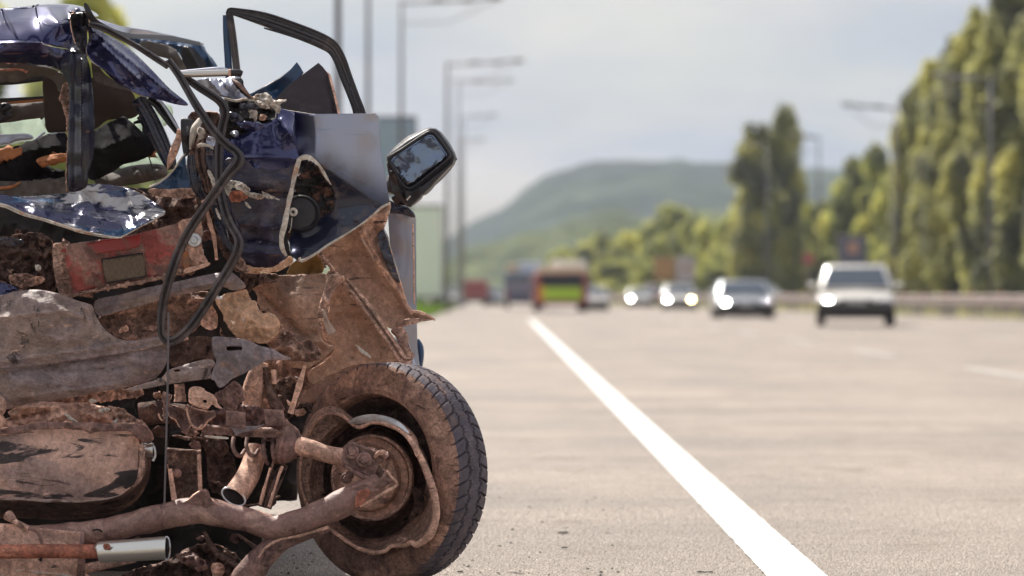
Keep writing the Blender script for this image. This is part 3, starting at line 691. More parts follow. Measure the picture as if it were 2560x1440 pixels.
# ------------------------------------------------------------------ crash barrier on the right
m_rail = M('dusty_guard_rail', (.34, .27, .245), [((.22, .16, .15), 1.2, .45, .65), ((.44, .38, .36), 3, .6, .7)], rough=.6, metal=.1, bump=.2, bscale=10)
m_post = M('rail_post_metal', (.17, .13, .125), rough=.7, bump=.2)
m_reflect = M('orange_reflector', (.62, .20, .06), rough=.5, bump=0)
rail = thing('crash_barrier', (XR(90) + .4, 90, 0), 'dusty pinkish grey crash barrier with orange reflectors curving along the right of the road', 'crash barrier')
bd = list(np.arange(50, 262, 4.0))
prof = [(-.05, .46), (-.09, .50), (-.09, .56), (-.03, .62), (-.09, .68), (-.09, .76), (-.05, .80), (.0, .80), (.03, .62), (.0, .46)]
for k in range(len(bd) - 1):
    v = []; f = []
    for d in (bd[k] + .01, bd[k + 1] - .01):
        for (u, z) in prof: v.append((XR(d) + .4 + u, d, z))
    m = len(prof)
    for i in range(m): f.append((i, (i + 1) % m, m + (i + 1) % m, m + i))
    link('rail_beam', v, f, m_rail, rail, True, 40)
for k in range(len(bd) - 1):
    v = []; f = []
    for d in (bd[k] + .01, bd[k + 1] - .01):
        for (u, z) in [(-.03, .10), (-.03, .43), (.03, .43), (.03, .10)]: v.append((XR(d) + .42 + u, d, z))
    for i in range(4): f.append((i, (i + 1) % 4, 4 + (i + 1) % 4, 4 + i))
    link('lower_beam', v, f, m_post, rail, False)
pme = rme = None
for d in np.arange(50, 260, 2.0):
    if pme is None:
        vv, ff = boxv(0, 0, .37, .10, .12, .78); pme = bpy.data.meshes.new('post'); pme.from_pydata(vv, [], ff); pme.materials.append(m_post)
        vv, ff = boxv(0, 0, .86, .12, .03, .11); rme = bpy.data.meshes.new('reflector'); rme.from_pydata(vv, [], ff); rme.materials.append(m_reflect)
    po = bpy.data.objects.new('post', pme); COL.objects.link(po); po.parent = rail; po.location = Vector((XR(d) + .5, d, 0)) - Vector(rail.location)
    if int(d) % 4 == 2:
        ro = bpy.data.objects.new('reflector', rme); COL.objects.link(ro); ro.parent = po

# ------------------------------------------------------------------ lamp posts, signs
m_pole = M('dark_grey_pole', (.10, .075, .075), [((.05, .045, .045), 3, .5, .7)], rough=.6, metal=.3, bump=.1)
m_polel = M('pale_galvanised_pole', (.20, .185, .20), rough=.5, metal=.4, bump=.1)
def mtube(name, pts, r, mat, parent, seg=10):
    pts = [Vector(p) for p in pts]; rl = r if isinstance(r, (list, tuple)) else [r] * len(pts)
    fr = frame_path(pts, False); v = []; f = []
    for p, rr, (T, S, N_) in zip(pts, rl, fr):
        for k in range(seg): v.append(p + (S * math.cos(k * 6.2832 / seg) + N_ * math.sin(k * 6.2832 / seg)) * rr)
    for i in range(len(pts) - 1):
        for k in range(seg): f.append((i * seg + k, i * seg + (k + 1) % seg, (i + 1) * seg + (k + 1) % seg, (i + 1) * seg + k))
    f.append(tuple(range(seg))); f.append(tuple((len(pts) - 1) * seg + k for k in range(seg)))
    o = link(name, v, f, mat, parent); fix_normals(o); return o
def lamp_post(px, d, H, arm, r, label, mat, side=1, nlamp=3, group='lamp posts along the left of the road'):
    x = (px - CX) * d / F
    t = thing('lamp_post', (x, d, 0), label, 'lamp post', group)
    mtube('pole', [(x, d, -.05), (x, d, H * .5), (x, d, H)], [r, r * .85, r * .6], mat, t)
    mtube('base_collar', [(x, d, -.05), (x, d, .35)], r * 1.5, mat, t)
    mtube('arm', [(x, d, H - .12), (x + side * arm * .5, d, H - .05), (x + side * arm, d, H + .12)], .045, mat, t)
    mtube('stay', [(x, d, H - .9), (x + side * arm * .5, d, H - .85), (x + side * arm, d, H + .02)], .02, mat, t)
    for k in range(nlamp):
        lx = x + side * arm * (.38 + .6 * k / max(1, nlamp - 1)); zz = H - .02 + .1 * (k == nlamp - 1)
        ls = [[Vector((lx + side * (u * .30), d + .10 * s_ * math.cos(q), zz + .08 * s_ * math.sin(q))) for q in [i * .7854 for i in range(8)]] for u, s_ in ((-1, .4), (-.6, .9), (0, 1.05), (.6, .9), (1, .4))]
        loops('luminaire', ls, mat, t, True, True)
lamp_post(845, 62, 12, 3.8, .085, 'dark lamp post nearest to the open car door frame', m_pole)
lamp_post(920, 80, 12, 3.8, .075, 'grey lamp post second in the row, right of the door frame', m_pole)
lamp_post(1003, 109, 12.1, 3.7, .09, 'lamp post in front of the blue billboard with arm at the top edge', m_polel if False else m_pole)
lamp_post(1118, 137, 12, 3.5, .11, 'lamp post standing on the green verge right of the mirror', m_pole)
lamp_post(1146, 176, 14, 3.2, .10, 'faint lamp post just behind the post on the green verge', m_polel)
lamp_post(1158, 200, 13.4, 2.2, .09, 'far faint lamp post with a short arm', m_polel)
lamp_post(1150, 235, 13.6, 1.9, .09, 'farthest faint lamp post of the left row', m_polel)
g = 'lamp posts behind the barrier on the right'
lamp_post(2476, 106, 8.9, 1.9, .07, 'lamp post in front of the tall poplars at the right', m_polel, -1, 3, g)
lamp_post(2238, 128, 9.3, 2.2, .09, 'lamp post in front of the thin dark poplar', m_polel, -1, 3, g)
lamp_post(2047, 165, 10.0, 1.6, .08, 'lamp post in the gap between the twin poplar and the tall row', m_pole, -1, 2, g)
lamp_post(1918, 178, 10.2, 1.2, .07, 'pale lamp post in front of the twin poplar', m_polel, -1, 2, g)

def panel_sign(name, cat, label, x0, y0, x1, y1, d, face, frame, depth=.25, legs=1, band=None):
    a, b = P(x0, y0, d), P(x1, y1, d); cx, cz = (a.x + b.x) / 2, (a.z + b.z) / 2; w, h = abs(b.x - a.x), abs(a.z - b.z)
    t = thing(name, (cx, d, 0), label, cat)
    box('face_panel', (cx, d - depth / 2, cz), (w * .94, .04, h * .94), face, t, .01)
    box('frame', (cx, d + .03, cz), (w, depth, h), frame, t, .04)
    if band: box('printed_band', (cx, d - depth / 2 - .03, cz + h * band[0]), (w * band[2], .03, h * band[1]), band[3], t)
    for k in range(legs):
        lx = cx + (0 if legs == 1 else (-.35 + .7 * k) * w)
        mtube('leg', [(lx, d + .1, -.05), (lx, d + .1, max(.3, cz - h * .45))], .09, frame, t)
    return t
m_blueb = M('pale_blue_poster', (.30, .36, .50), [((.42, .46, .56), .6, .5, .7)], rough=.5, bump=0)
m_greenb = M('pale_green_hoarding', (.80, .85, .80), [((.84, .85, .86), .8, .45, .65)], rough=.6, bump=0)
m_orangeb = M('orange_hoarding', (.50, .26, .09), rough=.6, bump=0)
m_pinkb = M('pinkish_white_hoarding', (.56, .47, .50), rough=.6, bump=0)
m_slate = M('slate_hoarding', (.15, .15, .21), [((.26, .24, .30), .8, .5, .7)], rough=.6, bump=0)
m_redb = M('red_sign_face', (.45, .08, .10), rough=.5, bump=0)
m_skin = M('salmon_print', (.6, .33, .26), rough=.6, bump=0)
panel_sign('billboard', 'billboard', 'large pale blue billboard behind the lamp post left of the mirror', 900, 290, 1042, 500, 113, m_blueb, m_pole, .3, 2)
panel_sign('road_billboard', 'billboard', 'tall pale green hoarding in a grey frame beside the grey door', 1000, 512, 1108, 748, 144, m_greenb, m_pole, .25, 2)
panel_sign('orange_billboard', 'billboard', 'small orange billboard above the dark red car', 1634, 642, 1688, 700, 215, m_orangeb, m_pole)
panel_sign('white_billboard', 'billboard', 'pinkish white billboard with an orange spot beside the orange one', 1690, 641, 1738, 706, 212, m_pinkb, m_pole, .25, 1, (.04, .16, .3, m_orangeb))
panel_sign('slate_billboard', 'billboard', 'slate grey billboard rising behind the white off-roader', 2094, 588, 2168, 672, 132, m_slate, m_pole, .25, 1, (.12, .3, .35, m_skin))
panel_sign('round_sign', 'sign', 'small red sign between the traffic and the trees', 2008, 634, 2034, 660, 150, m_redb, m_pole, .1)
panel_sign('blue_sign', 'sign', 'small dark blue sign on a post left of the verge lamp post', 1064, 628, 1084, 654, 150, M('dark_blue_sign_face', (.05, .06, .2), rough=.5, bump=0), m_polel, .08)

# ------------------------------------------------------------------ traffic
m_white = M('white_car_paint', (.78, .75, .71), rough=.25, bump=0, coat=1)
m_silv = M('silver_car_paint', (.50, .52, .54), rough=.28, metal=.6, bump=0, coat=1)
m_dred = M('dark_red_car_paint', (.20, .03, .035), rough=.3, bump=0, coat=1)
m_win = M('car_window_glass', (.05, .07, .10), rough=.05, bump=0, spec=1)
m_tyre = M('road_tyre_rubber', (.02, .018, .018), rough=.8, bump=0)
m_wheelr = M('car_wheel_rim', (.4, .4, .4), rough=.3, metal=.8, bump=0)
m_lampglint = emit('lit_headlight_and_glint', (1, .98, .92), 40)  # lit headlights, and sun glints given as glow on two cars
m_lampw = emit('warm_lit_headlight', (1, .82, .45), 24)
m_lampoff = M('headlight_glass', (.6, .6, .62), rough=.08, metal=.6, bump=0)
m_tail = emit('lit_tail_light', (1, .07, .05), 10)
m_taild = M('tail_light_lens', (.4, .02, .02), rough=.2, bump=0, coat=1)
m_plate = M('number_plate_blank', (.7, .7, .68), rough=.5, bump=0)
m_sill = M('dark_bumper_plastic', (.05, .042, .042), rough=.6, bump=0)

def car(px, d, label, paint, w=1.75, h=1.45, l=4.3, rot=0, suv=False, lit=(1, 1), rear=False, warm=False, group='cars driving towards the camera', lower=None):
    x = (px - CX) * d / F
    t = thing('off_road_car' if suv else 'passenger_car', (x, d, 0), label, 'car', group)
    c, s = math.cos(rad(rot)), math.sin(rad(rot)); o0 = Vector((x, d, 0))
    def T(a, b, z): return o0 + Vector((a * c - b * s, a * s + b * c, z))
    hw = w / 2; zb = .42 if suv else .28; belt = h * (.60 if suv else .62); hood = belt * .93
    if rear: sec = [(0, .86, belt * .55, zb + .2), (.08, .95, belt * .95, zb), (.5, 1, belt, zb), (l - 1.5, 1, belt, zb), (l - .3, .96, hood * .9, zb), (l, .82, hood * .6, zb + .1)]
    else: sec = [(0, .80, hood * .62, zb + .1), (.07, .92, hood * .80, zb), (.3, .98, hood * .90, zb), (1.15, 1, hood, zb), (1.5, 1, belt, zb), (l - .5, 1, belt, zb), (l - .06, .92, belt * .95, zb), (l, .84, belt * .6, zb + .1)]
    ls = []
    for (y, k, zt, z0) in sec:
        H_ = zt - z0
        ring = [(-.9, z0), (-1, z0 + H_ * .18), (-1, z0 + H_ * .7), (-.95, z0 + H_ * .93), (-.8, zt), (-.4, zt + .02), (0, zt + .03), (.4, zt + .02), (.8, zt), (.95, z0 + H_ * .93), (1, z0 + H_ * .7), (1, z0 + H_ * .18), (.9, z0)]
        ls.append([T(u * hw * k, y, z) for u, z in ring])
    loops('body', ls, paint, t, True, True, 60)
    y0, y1 = (1.25, l - .25) if not rear else (.25, l - 1.25)
    ry0, ry1 = (2.0, l - (.5 if suv else .95)) if not rear else (.75, l - 2.0)
    cab = []
    for tt in (0, .08, .5, .88, .97, 1.0):
        k = tt
        ya, yb = y0 + (ry0 - y0) * k, y1 + (ry1 - y1) * k
        if tt == 1.0: ya += .14; yb -= .14
        ww_ = hw * (.97 - .19 * k - (.08 if tt == 1 else 0)); z = belt + (h - belt) * (k ** .92 if tt < .9 else k)
        pts = []
        cr = .12
        for (u, vv) in ((-1, 0), (-.9, -1), (0, -1.12), (.9, -1), (1, 0), (1, .5), (1, 1), (.9, 2), (0, 2.12), (-.9, 2), (-1, 1), (-1, .5)):
            yy_ = ya + cr if vv == 0 else ya if vv == -1 else ya - .06 if vv == -1.12 else yb if vv == 2 else yb + .05 if vv > 2 else yb - cr if vv == 1 else (ya + yb) / 2
            pts.append(T(u * ww_, yy_, z))
        cab.append(pts)
    loops('cabin', cab, paint, t, True, True, 55)
    def quad(name, pts, mat, par=t, th=.015):
        v = [T(*p) for p in pts]; n_ = (v[1] - v[0]).cross(v[2] - v[0]).normalized() * th
        ctr = sum(v, Vector()) / 4 - T(0, l / 2, belt)
        if n_.dot(ctr) < 0: n_ = -n_
        o = link(name, v + [q + n_ for q in v], [(0, 1, 2, 3), (4, 5, 6, 7), (0, 1, 5, 4), (1, 2, 6, 5), (2, 3, 7, 6), (3, 0, 4, 7)], mat, par, False); fix_normals(o); return o
    zt1, zt2 = belt + (h - belt) * .12, belt + (h - belt) * .86
    def yy(k, front): return y0 + (ry0 - y0) * k if front else y1 + (ry1 - y1) * k
    def wd(k): return hw * (.97 - .19 * k)
    for nm, fr_ in (('windscreen', not rear), ('rear_window', rear)):
        e = -.075 if True else 0
        quad(nm, [(-wd(.12) * .88, yy(.12, True) + e, zt1), (wd(.12) * .88, yy(.12, True) + e, zt1), (wd(.86) * .86, yy(.86, True) + e, zt2), (-wd(.86) * .86, yy(.86, True) + e, zt2)], m_win) if (nm == 'windscreen') == (not rear) else None
    for sd in (-1, 1):
        for (ta, tb) in ((.06, .47), (.51, .93)):
            ya1, yb1 = yy(.15, True) + .12, yy(.15, False) - .12; ya2, yb2 = yy(.84, True) + .1, yy(.84, False) - .1
            quad('side_window', [(sd * (wd(.15) + .002), ya1 + (yb1 - ya1) * ta, zt1), (sd * (wd(.15) + .002), ya1 + (yb1 - ya1) * tb, zt1), (sd * (wd(.84) + .002), ya2 + (yb2 - ya2) * tb, zt2), (sd * (wd(.84) + .002), ya2 + (yb2 - ya2) * ta, zt2)], m_win)
        mm = loops('door_mirror', [[T(sd * (hw + .02 + u), y0 + .35 + .09 * math.cos(q) * k, belt + .10 + .07 * k * math.sin(q)) for q in [i * .7854 for i in range(8)]] for u, k in ((0, .5), (.05, 1), (.16, 1), (.2, .5))], paint, t, True, True)
    for sd in (-1, 1):
        for yw in (.78, l - .8):
            r = .38 if suv else .31
            cc = T(sd * (hw - .11), yw, r)
            ax = T(sd, 0, 0) - T(0, 0, 0)
            wn = lathe('wheel', [(r * .6, .09), (r * .9, .11), (r, .07), (r, -.07), (r * .9, -.11), (r * .6, -.09)], cc, ax, m_tyre, t, 24)
            lathe('rim', [(.001, .06), (r * .2, .07), (r * .5, .05), (r * .62, .095)], cc, ax, m_wheelr, wn, 16)
    fz = (zb + hood * .72) / 2
    box_ = lambda nm, a, b, z, sx, sy, sz, mat: loops(nm, [[T(a + u * sx / 2, b + q * sy / 2, z + k * sz / 2) for (u, k) in ((-.9, -1), (.9, -1), (1, -.7), (1, .7), (.9, 1), (-.9, 1), (-1, .7), (-1, -.7))] for q in (-1, 1)], mat, t, True, True)
    box_('bumper', 0, .04, zb + .10, w * .94, .22, .22, lower or m_sill)
    box_('underbody', 0, l / 2, zb - .06, w * .80, l * .84, .30, m_tyre)
    box_('sill', 0, l / 2, zb + .02, w * 1.0, l * .94, .12, m_sill)
    if not rear:
        box_('grille', 0, -.0, fz + .08, w * .42, .07, .14, m_sill)
        for i, sd in enumerate((-1, 1)):
            lc = T(sd * hw * .70, .02, hood * .70)
            mt_ = (m_lampw if (warm and sd == 1) else m_lampglint) if lit[i] else m_lampoff
            lathe('headlight', [(.001, .07), (.06, .06), (.085, .02), (.09, -.02)], lc, T(0, -1, 0) - T(0, 0, 0), mt_, t, 14)
    else:
        for i, sd in enumerate((-1, 1)):
            box_('tail_light', sd * hw * .84, .03, belt * .8, .18, .08, .2, m_tail if lit[i] else m_taild)
    box_('number_plate', 0, -.06, zb + .18, .50, .02, .11, m_plate)
    if suv:
        for sd in (-1, 1): mtube('roof_rail', [T(sd * hw * .66, 2.2, h + .01), T(sd * hw * .66, 2.4, h + .06), T(sd * hw * .66, l - .8, h + .06)], .02, m_sill, t)
    return t
G1 = 'cars driving towards the camera'
car(2140, 71.5, 'white off-roader with dark lower bumper, nearest and largest of the oncoming vehicles', M('warm_white_car_paint', (.78, .74, .68), rough=.25, bump=0, coat=1), 1.98, 1.58, 4.4, -6.5, True, (1, 0))  # its glowing headlight stands in for sun glints on glass and bonnet
car(1866, 96, 'silver car with a sun glint glowing at its headlight between the off-roader and the twin poplar', m_silv, 2.0, 1.30, 4.4, -1, False, (1, 0), lower=m_sill)  # left headlight glows in place of a sun glint
car(1698, 149, 'white car with one white and one yellowish lit headlight', m_white, 1.80, 1.36, 4.3, -3, False, (1, 1), warm=True)
car(1600, 183, 'small white car left of the dark red car with one bright headlight', m_white, 1.72, 1.28, 4.2, -2.5, False, (1, 0))
car(1482, 144, 'white car beside the green and red bus with a bright headlight', m_white, 1.6, 1.22, 4.2, -2, False, (1, 0))
car(1646, 190, 'dark red car showing a red tail light beyond the white cars', m_dred, 1.7, 1.5, 4.2, 0, False, (1, 0), rear=True, group='cars driving away')
car(1232, 205, 'pale car with a lit headlight right of the red van', m_silv, 1.5, 1.3, 4.2, 0, False, (1, 0))
car(1094, 175, 'small pale car with a lit headlight left of the verge lamp post', m_silv, 1.5, 1.2, 4.0, 0, False, (1, 0))
car(1990, 150, 'pale parked car behind the barrier left of the off-roader', m_silv, 1.7, 1.5, 4.2, 60, False, (0, 0), group='cars parked beyond')
car(1128, 215, 'far pale car between the verge lamp post and the red van', m_white, 1.5, 1.3, 4.0, 0, False, (1, 0))

def bus(name, cat, px, d, w, h, l, label, body, parts, roofs=(), group=None, dark_bottom=True):
    x = (px - CX) * d / F
    t = thing(name, (x, d, 0), label, cat, group)
    box('body', (x, d + l / 2, .38 + (h - .38) / 2), (w, l, h - .38), body, t, .16, 4)
    for sd in (-1, 1):
        for yw in (1.6, l - 2):
            wn = lathe('wheel', [(.28, .12), (.44, .13), (.48, .08), (.48, -.12), (.3, -.13)], Vector((x + sd * (w / 2 - .16), d + yw, .48)), (sd, 0, 0), m_tyre, t, 22)
            lathe('rim', [(.001, .09), (.1, .1), (.27, .05), (.29, .12)], Vector((x + sd * (w / 2 - .16), d + yw, .48)), (sd, 0, 0), m_wheelr, wn, 14)
        for k in range(max(1, int(l / 1.7))):
            box('side_window', (x + sd * (w / 2 + .005), d + .9 + k * 1.6, h * .66), (.03, 1.35, h * .26), m_win, t, .01)
    for (nm, u, z, sx, sz, mat, pr) in parts:
        box(nm, (x + u * w / 2, d - pr, z), (sx * w, .06, sz), mat, t, .02)
    for (u, y, sx, sy, sz, mat) in roofs:
        box('roof_unit', (x + u * w / 2, d + y, h + sz / 2 - .02), (sx * w, sy, sz), mat, t, .05)
    return t
m_dwin = M('dark_bus_glass', (.006, .008, .014), rough=.15, bump=0, spec=.3)
m_busred = M('orange_red_bus_paint', (.27, .030, .018), rough=.35, bump=0, coat=.6)
m_lime = M('lime_green_panel', (.42, .62, .02), rough=.45, bump=0)
m_yel = M('orange_yellow_panel', (.75, .33, .03), rough=.45, bump=0)
m_busblue = M('slate_blue_bus_paint', (.075, .085, .16), rough=.35, bump=0, coat=.6)
m_busgrey = M('greyish_mauve_panel', (.20, .18, .24), rough=.45, bump=0)
m_rw = M('white_roof_unit', (.78, .75, .70), rough=.5, bump=0)
m_rb = M('bluish_white_roof', (.62, .66, .78), rough=.5, bump=0)
m_crimson = M('crimson_van_paint', (.33, .055, .055), rough=.4, bump=0, coat=.5)
m_creamp = M('cream_roof_band', (.62, .48, .33), rough=.5, bump=0)
bus('red_and_green_bus', 'bus', 1402, 131, 2.5, 1.82, 10.5, 'orange red bus seen from behind with a lime green panel under the rear window', m_busred,
    [('rear_window', .03, 1.47, .78, .60, m_dwin, .012), ('rear_panel', 0.06, .84, .70, .60, m_lime, .02), ('side_strip', -.70, .88, .12, .7, m_yel, .014), ('bumper', 0, .44, .96, .20, m_busred, .05),
     ('roof_band', 0, 1.93, .92, .24, m_creamp, .02), ('tail_light', -.86, .75, .07, .3, m_taild, .03), ('tail_light', .86, .75, .07, .3, m_taild, .03)],
    [(.0, 1.2, .86, 1.6, .26, m_creamp), (.42, 3.0, .60, 2.6, .62, m_rw), (.2, 6.5, .5, 2.4, .60, m_rw)])
bus('blue_bus', 'bus', 1312, 160, 2.3, 2.05, 10.5, 'slate blue bus driving beside the red and green bus', m_busblue,
    [('rear_window', .0, 1.76, .86, .40, m_win, .012), ('rear_panel', 0, 1.24, .88, .50, m_busgrey, .02), ('bumper', 0, .44, .96, .24, m_sill, .05), ('tail_light', -.86, .8, .07, .3, m_taild, .03), ('tail_light', .86, .8, .07, .3, m_taild, .03)],
    [(.3, 2.0, .65, 2.6, .62, m_rb), (-.6, 1.2, .3, 1.2, .55, m_creamp)])
bus('red_van', 'van', 1188, 203, 1.85, 1.85, 5, 'dull crimson van driving far away left of the buses', m_crimson,
    [('rear_window', 0, 1.35, .8, .10, m_sill, .012), ('bumper', 0, .45, .94, .24, m_sill, .04), ('tail_light', -.84, .9, .1, .3, m_taild, .03), ('tail_light', .84, .9, .1, .3, m_taild, .03)])
bus('white_van', 'van', 1072, 180, 1.3, 1.5, 4.5, 'small white van parked at the verge beside the grey door', m_white,
    [('windscreen', 0, 1.15, .8, .34, m_win, .012), ('bumper', 0, .45, .94, .24, m_sill, .04), ('headlight', -.8, .75, .14, .14, m_lampoff, .03), ('headlight', .8, .75, .14, .14, m_lampoff, .03)])
bus('yellow_van', 'van', 1575, 235, 1.7, 1.6, 4.5, 'dull orange van in the far traffic behind the small white car', M('dull_orange_paint', (.4, .22, .06), rough=.4, bump=0, coat=.5),
    [('windscreen', 0, 1.15, .8, .34, m_win, .012), ('bumper', 0, .45, .94, .24, m_sill, .04)])

# ================================================================== THE WRECK
car0 = thing('wrecked_car', (-0.75, 8.0, 0.0), 'crushed dark blue car with its muddy rear axle torn open, standing on the road shoulder', 'wrecked car')
def S(*a, **k): k['parent'] = k.get('parent', car0); return sheet(*a, **k)
def T(*a, **k): k['parent'] = k.get('parent', car0); return tube(*a, **k)

# ---- inner structure, shade put into its dark colour, closing the body behind the torn sheets
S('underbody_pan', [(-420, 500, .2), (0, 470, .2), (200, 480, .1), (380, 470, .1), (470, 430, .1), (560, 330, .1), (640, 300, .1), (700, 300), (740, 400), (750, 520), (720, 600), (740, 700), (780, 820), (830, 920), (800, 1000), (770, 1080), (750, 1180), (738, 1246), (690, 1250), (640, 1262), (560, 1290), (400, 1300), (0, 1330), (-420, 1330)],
  m_sootshade, 8.32, crumple=(.05, 120), res=16, thick=.01, round_=False)
S('bulkhead', [(-420, 1290, .1), (100, 1290), (420, 1270), (640, 1300), (660, 1360), (600, 1440), (560, 1475), (300, 1475), (-420, 1475)], m_sootshade, 8.25, crumple=(.03, 90), res=16, thick=.01, round_=False)
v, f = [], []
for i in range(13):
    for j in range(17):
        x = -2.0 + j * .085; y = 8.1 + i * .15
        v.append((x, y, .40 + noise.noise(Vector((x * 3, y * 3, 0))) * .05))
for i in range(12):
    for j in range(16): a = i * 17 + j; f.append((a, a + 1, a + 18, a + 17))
o = link('floor_pan', v, f, m_sootshade, car0); sm = o.modifiers.new('thickness', 'SOLIDIFY'); sm.thickness = .01

# ---- roof
S('roof_skin', [(-420, 40, .0), (-200, 28, .05), (0, 22, .10), (90, 14, .14), (165, 12, .14), (200, 22, .06), (214, 42, 0), (216, 80, 0), (213, 126, .02), (170, 122, -.02), (100, 108, -.05), (0, 103, -.05), (-200, 101, -.05), (-420, 105, -.05)],
  m_navy2, 7.75, ctrl=[(0, 60, .015), (100, 55, .015), (150, 60, -.03), (185, 75, .045), (-200, 60, 0), (60, 85, -.035), (130, 30, .07)],
  creases=[(120, 20, 178, 95, .02, 18), (178, 95, 140, 122, .018, 9), (176, 30, 184, 120, .02, 5), (0, 60, 120, 40, .012, 22)], crumple=(.003, 90), res=6, edge=m_navy)
S('roof_top', [(-420, 38, .1), (0, 20, .15), (90, 12, .18), (170, 10, .18), (215, 20, .1), (240, 42, .6), (120, 20, 1.0), (-100, 24, 1.1), (-420, 30, 1.2)], m_navy2, 7.75, crumple=(.004, 60), res=10)
S('rear_roof_rail', [(-420, 104, -.04), (0, 101, -.05), (95, 104, -.055), (110, 112, -.055), (155, 122, -.045), (212, 128, -.03), (216, 150, -.01), (200, 185, .0), (172, 205, .02), (158, 185, .03), (140, 172, .035), (100, 166, .04), (60, 162, .04), (0, 160, .04), (-420, 168, .04)],
  m_navy2, 7.73, ctrl=[(0, 130, -.06), (60, 132, -.06), (120, 140, -.03), (150, 140, -.055), (180, 150, -.02)],
  creases=[(150, 122, 172, 200, .022, 6), (-300, 106, 92, 106, .012, 4), (92, 106, 210, 128, .010, 4), (168, 130, 196, 190, .018, 5), (130, 125, 152, 170, .015, 8)], crumple=(.0025, 60), res=5, edge=m_cream)
S('headliner_edge', [(-420, 160, .02), (0, 158, .02), (60, 162, .02), (110, 168, .02), (148, 182, .02), (168, 205, .02), (172, 240, .03), (150, 230, .06), (130, 200, .06), (90, 190, .06), (0, 208, .06), (-420, 220, .06)], m_greycloth, 7.82, crumple=(.01, 30), jag=2, res=6)
T('chain_trim', [(-10, 173, 7.80), (20, 176, 7.80), (45, 174, 7.80), (68, 180, 7.80)], 3.2, m_rustred, wob=.8)
# crushed corner post
S('rear_pillar', [(176, 34, -.02), (196, 28, -.03), (216, 30, -.03), (221, 60, -.02), (214, 124, -.03), (224, 165, -.02), (232, 225), (236, 290), (236, 350), (233, 395), (222, 430), (214, 470), (172, 476), (168, 420), (170, 330), (173, 255), (171, 215), (160, 190), (150, 160), (166, 130), (178, 110), (180, 70)],
  m_pillar, 7.66, ctrl=[(200, 70, -.035), (200, 150, -.05), (203, 220, -.05), (204, 300, -.05), (203, 380, -.05), (195, 440, -.04)],
  creases=[(205, 100, 203, 470, .022, 5), (186, 120, 184, 470, -.012, 4), (222, 160, 224, 400, -.008, 4), (214, 122, 176, 128, .02, 6)], crumple=(.006, 30), res=4.5, thick=.006, edge=m_mud)
S('pillar_seam_flange', [(166, 205), (173, 210), (175, 260), (176, 330), (174, 430), (172, 475), (165, 475), (166, 400), (168, 330), (160, 280), (150, 245), (156, 215)], m_mud, 7.70, crumple=(.006, 12), jag=1.5, res=4)
S('pillar_corner_cap', [(178, 36, 0), (214, 32, 0), (222, 56, 0), (216, 90, 0), (211, 126, 0), (196, 120, -.02), (186, 100, -.02), (179, 70, 0)], m_dark, 7.61, ctrl=[(197, 70, .03)], creases=[(206, 36, 202, 120, .02, 4)], crumple=(.008, 14), res=4, edge=m_tan)
# ---- quarter panel sweeping down to the right
S('quarter_panel', [(218, 58, 0), (236, 66, 0), (262, 84, .02), (300, 104, .05), (345, 140, .08), (385, 180, .10), (425, 222, .12), (470, 260, .14), (445, 262, .14), (400, 250, .10), (352, 238, .06), (318, 222, .03), (284, 200, .01), (255, 172, -.01), (232, 155, -.02), (216, 128, -.02), (222, 95, 0)],
  m_navy2, 7.62, ctrl=[(260, 120, -.02), (300, 160, .0), (340, 190, .04), (300, 130, .015), (360, 215, .09), (250, 150, .02), (400, 225, .09)],
  creases=[(232, 75, 440, 245, .016, 5), (242, 98, 380, 230, .022, 7), (240, 155, 300, 200, .02, 9), (222, 128, 252, 100, -.03, 10), (228, 66, 240, 120, .015, 5)], crumple=(.003, 70), res=5, edge=m_cream)
S('quarter_panel_inner', [(232, 150), (262, 185), (300, 210), (330, 226), (300, 222), (262, 212), (236, 200), (230, 175)], m_greycloth, 7.66, crumple=(.005, 20), res=5)
# roof gutter strip with its torn horn
T('roof_gutter', [(212, 8, 7.60), (217, 18, 7.60), (224, 36, 7.60), (236, 52, 7.62), (256, 66, 7.66), (290, 82, 7.76), (330, 90, 7.9), (380, 92, 8.1), (440, 98, 8.35), (500, 110, 8.6)], [3, 6, 8, 7.5, 7.5, 7, 6, 6, 6, 5], m_dark, prof=FLAT, n=6)
T('door_seal_upper', [(224, 60, 7.58), (262, 72, 7.58), (300, 92, 7.60), (340, 115, 7.62), (380, 140, 7.64), (420, 166, 7.62)], [7, 8, 7, 7, 8, 8], m_trimgrey, prof=SEAL, n=6)
S('far_roof_panel', [(238, 46, 0), (300, 64, .1), (380, 78, .3), (440, 92, .5), (505, 108, .7), (500, 112, .7), (430, 96, .5), (330, 92, .2), (275, 74, 0)], m_silver, 8.0, crumple=(.003, 40), res=6)
S('far_rear_pillar', [(320, 92), (420, 99), (502, 112), (516, 128), (545, 172), (500, 182), (480, 182), (462, 160), (445, 130), (425, 118), (390, 118), (350, 112)], m_teal, 8.75, ctrl=[(500, 140, -.03)], creases=[(500, 112, 540, 172, .02, 5), (340, 98, 480, 118, .02, 5)], crumple=(.004, 30), res=5, thick=.02)
S('far_pillar_lining', [(350, 105), (400, 108), (436, 122), (455, 150), (470, 184), (452, 188), (432, 165), (425, 150), (400, 142), (372, 135)], m_greycloth, 8.6, ctrl=[(430, 140, -.03)], crumple=(.004, 30), res=5, thick=.015)
S('far_pillar_dark', [(455, 118), (486, 122), (522, 176), (500, 190), (466, 184), (455, 150)], m_dark, 8.68, creases=[(470, 120, 505, 185, .02, 4)], res=5, thick=.015)

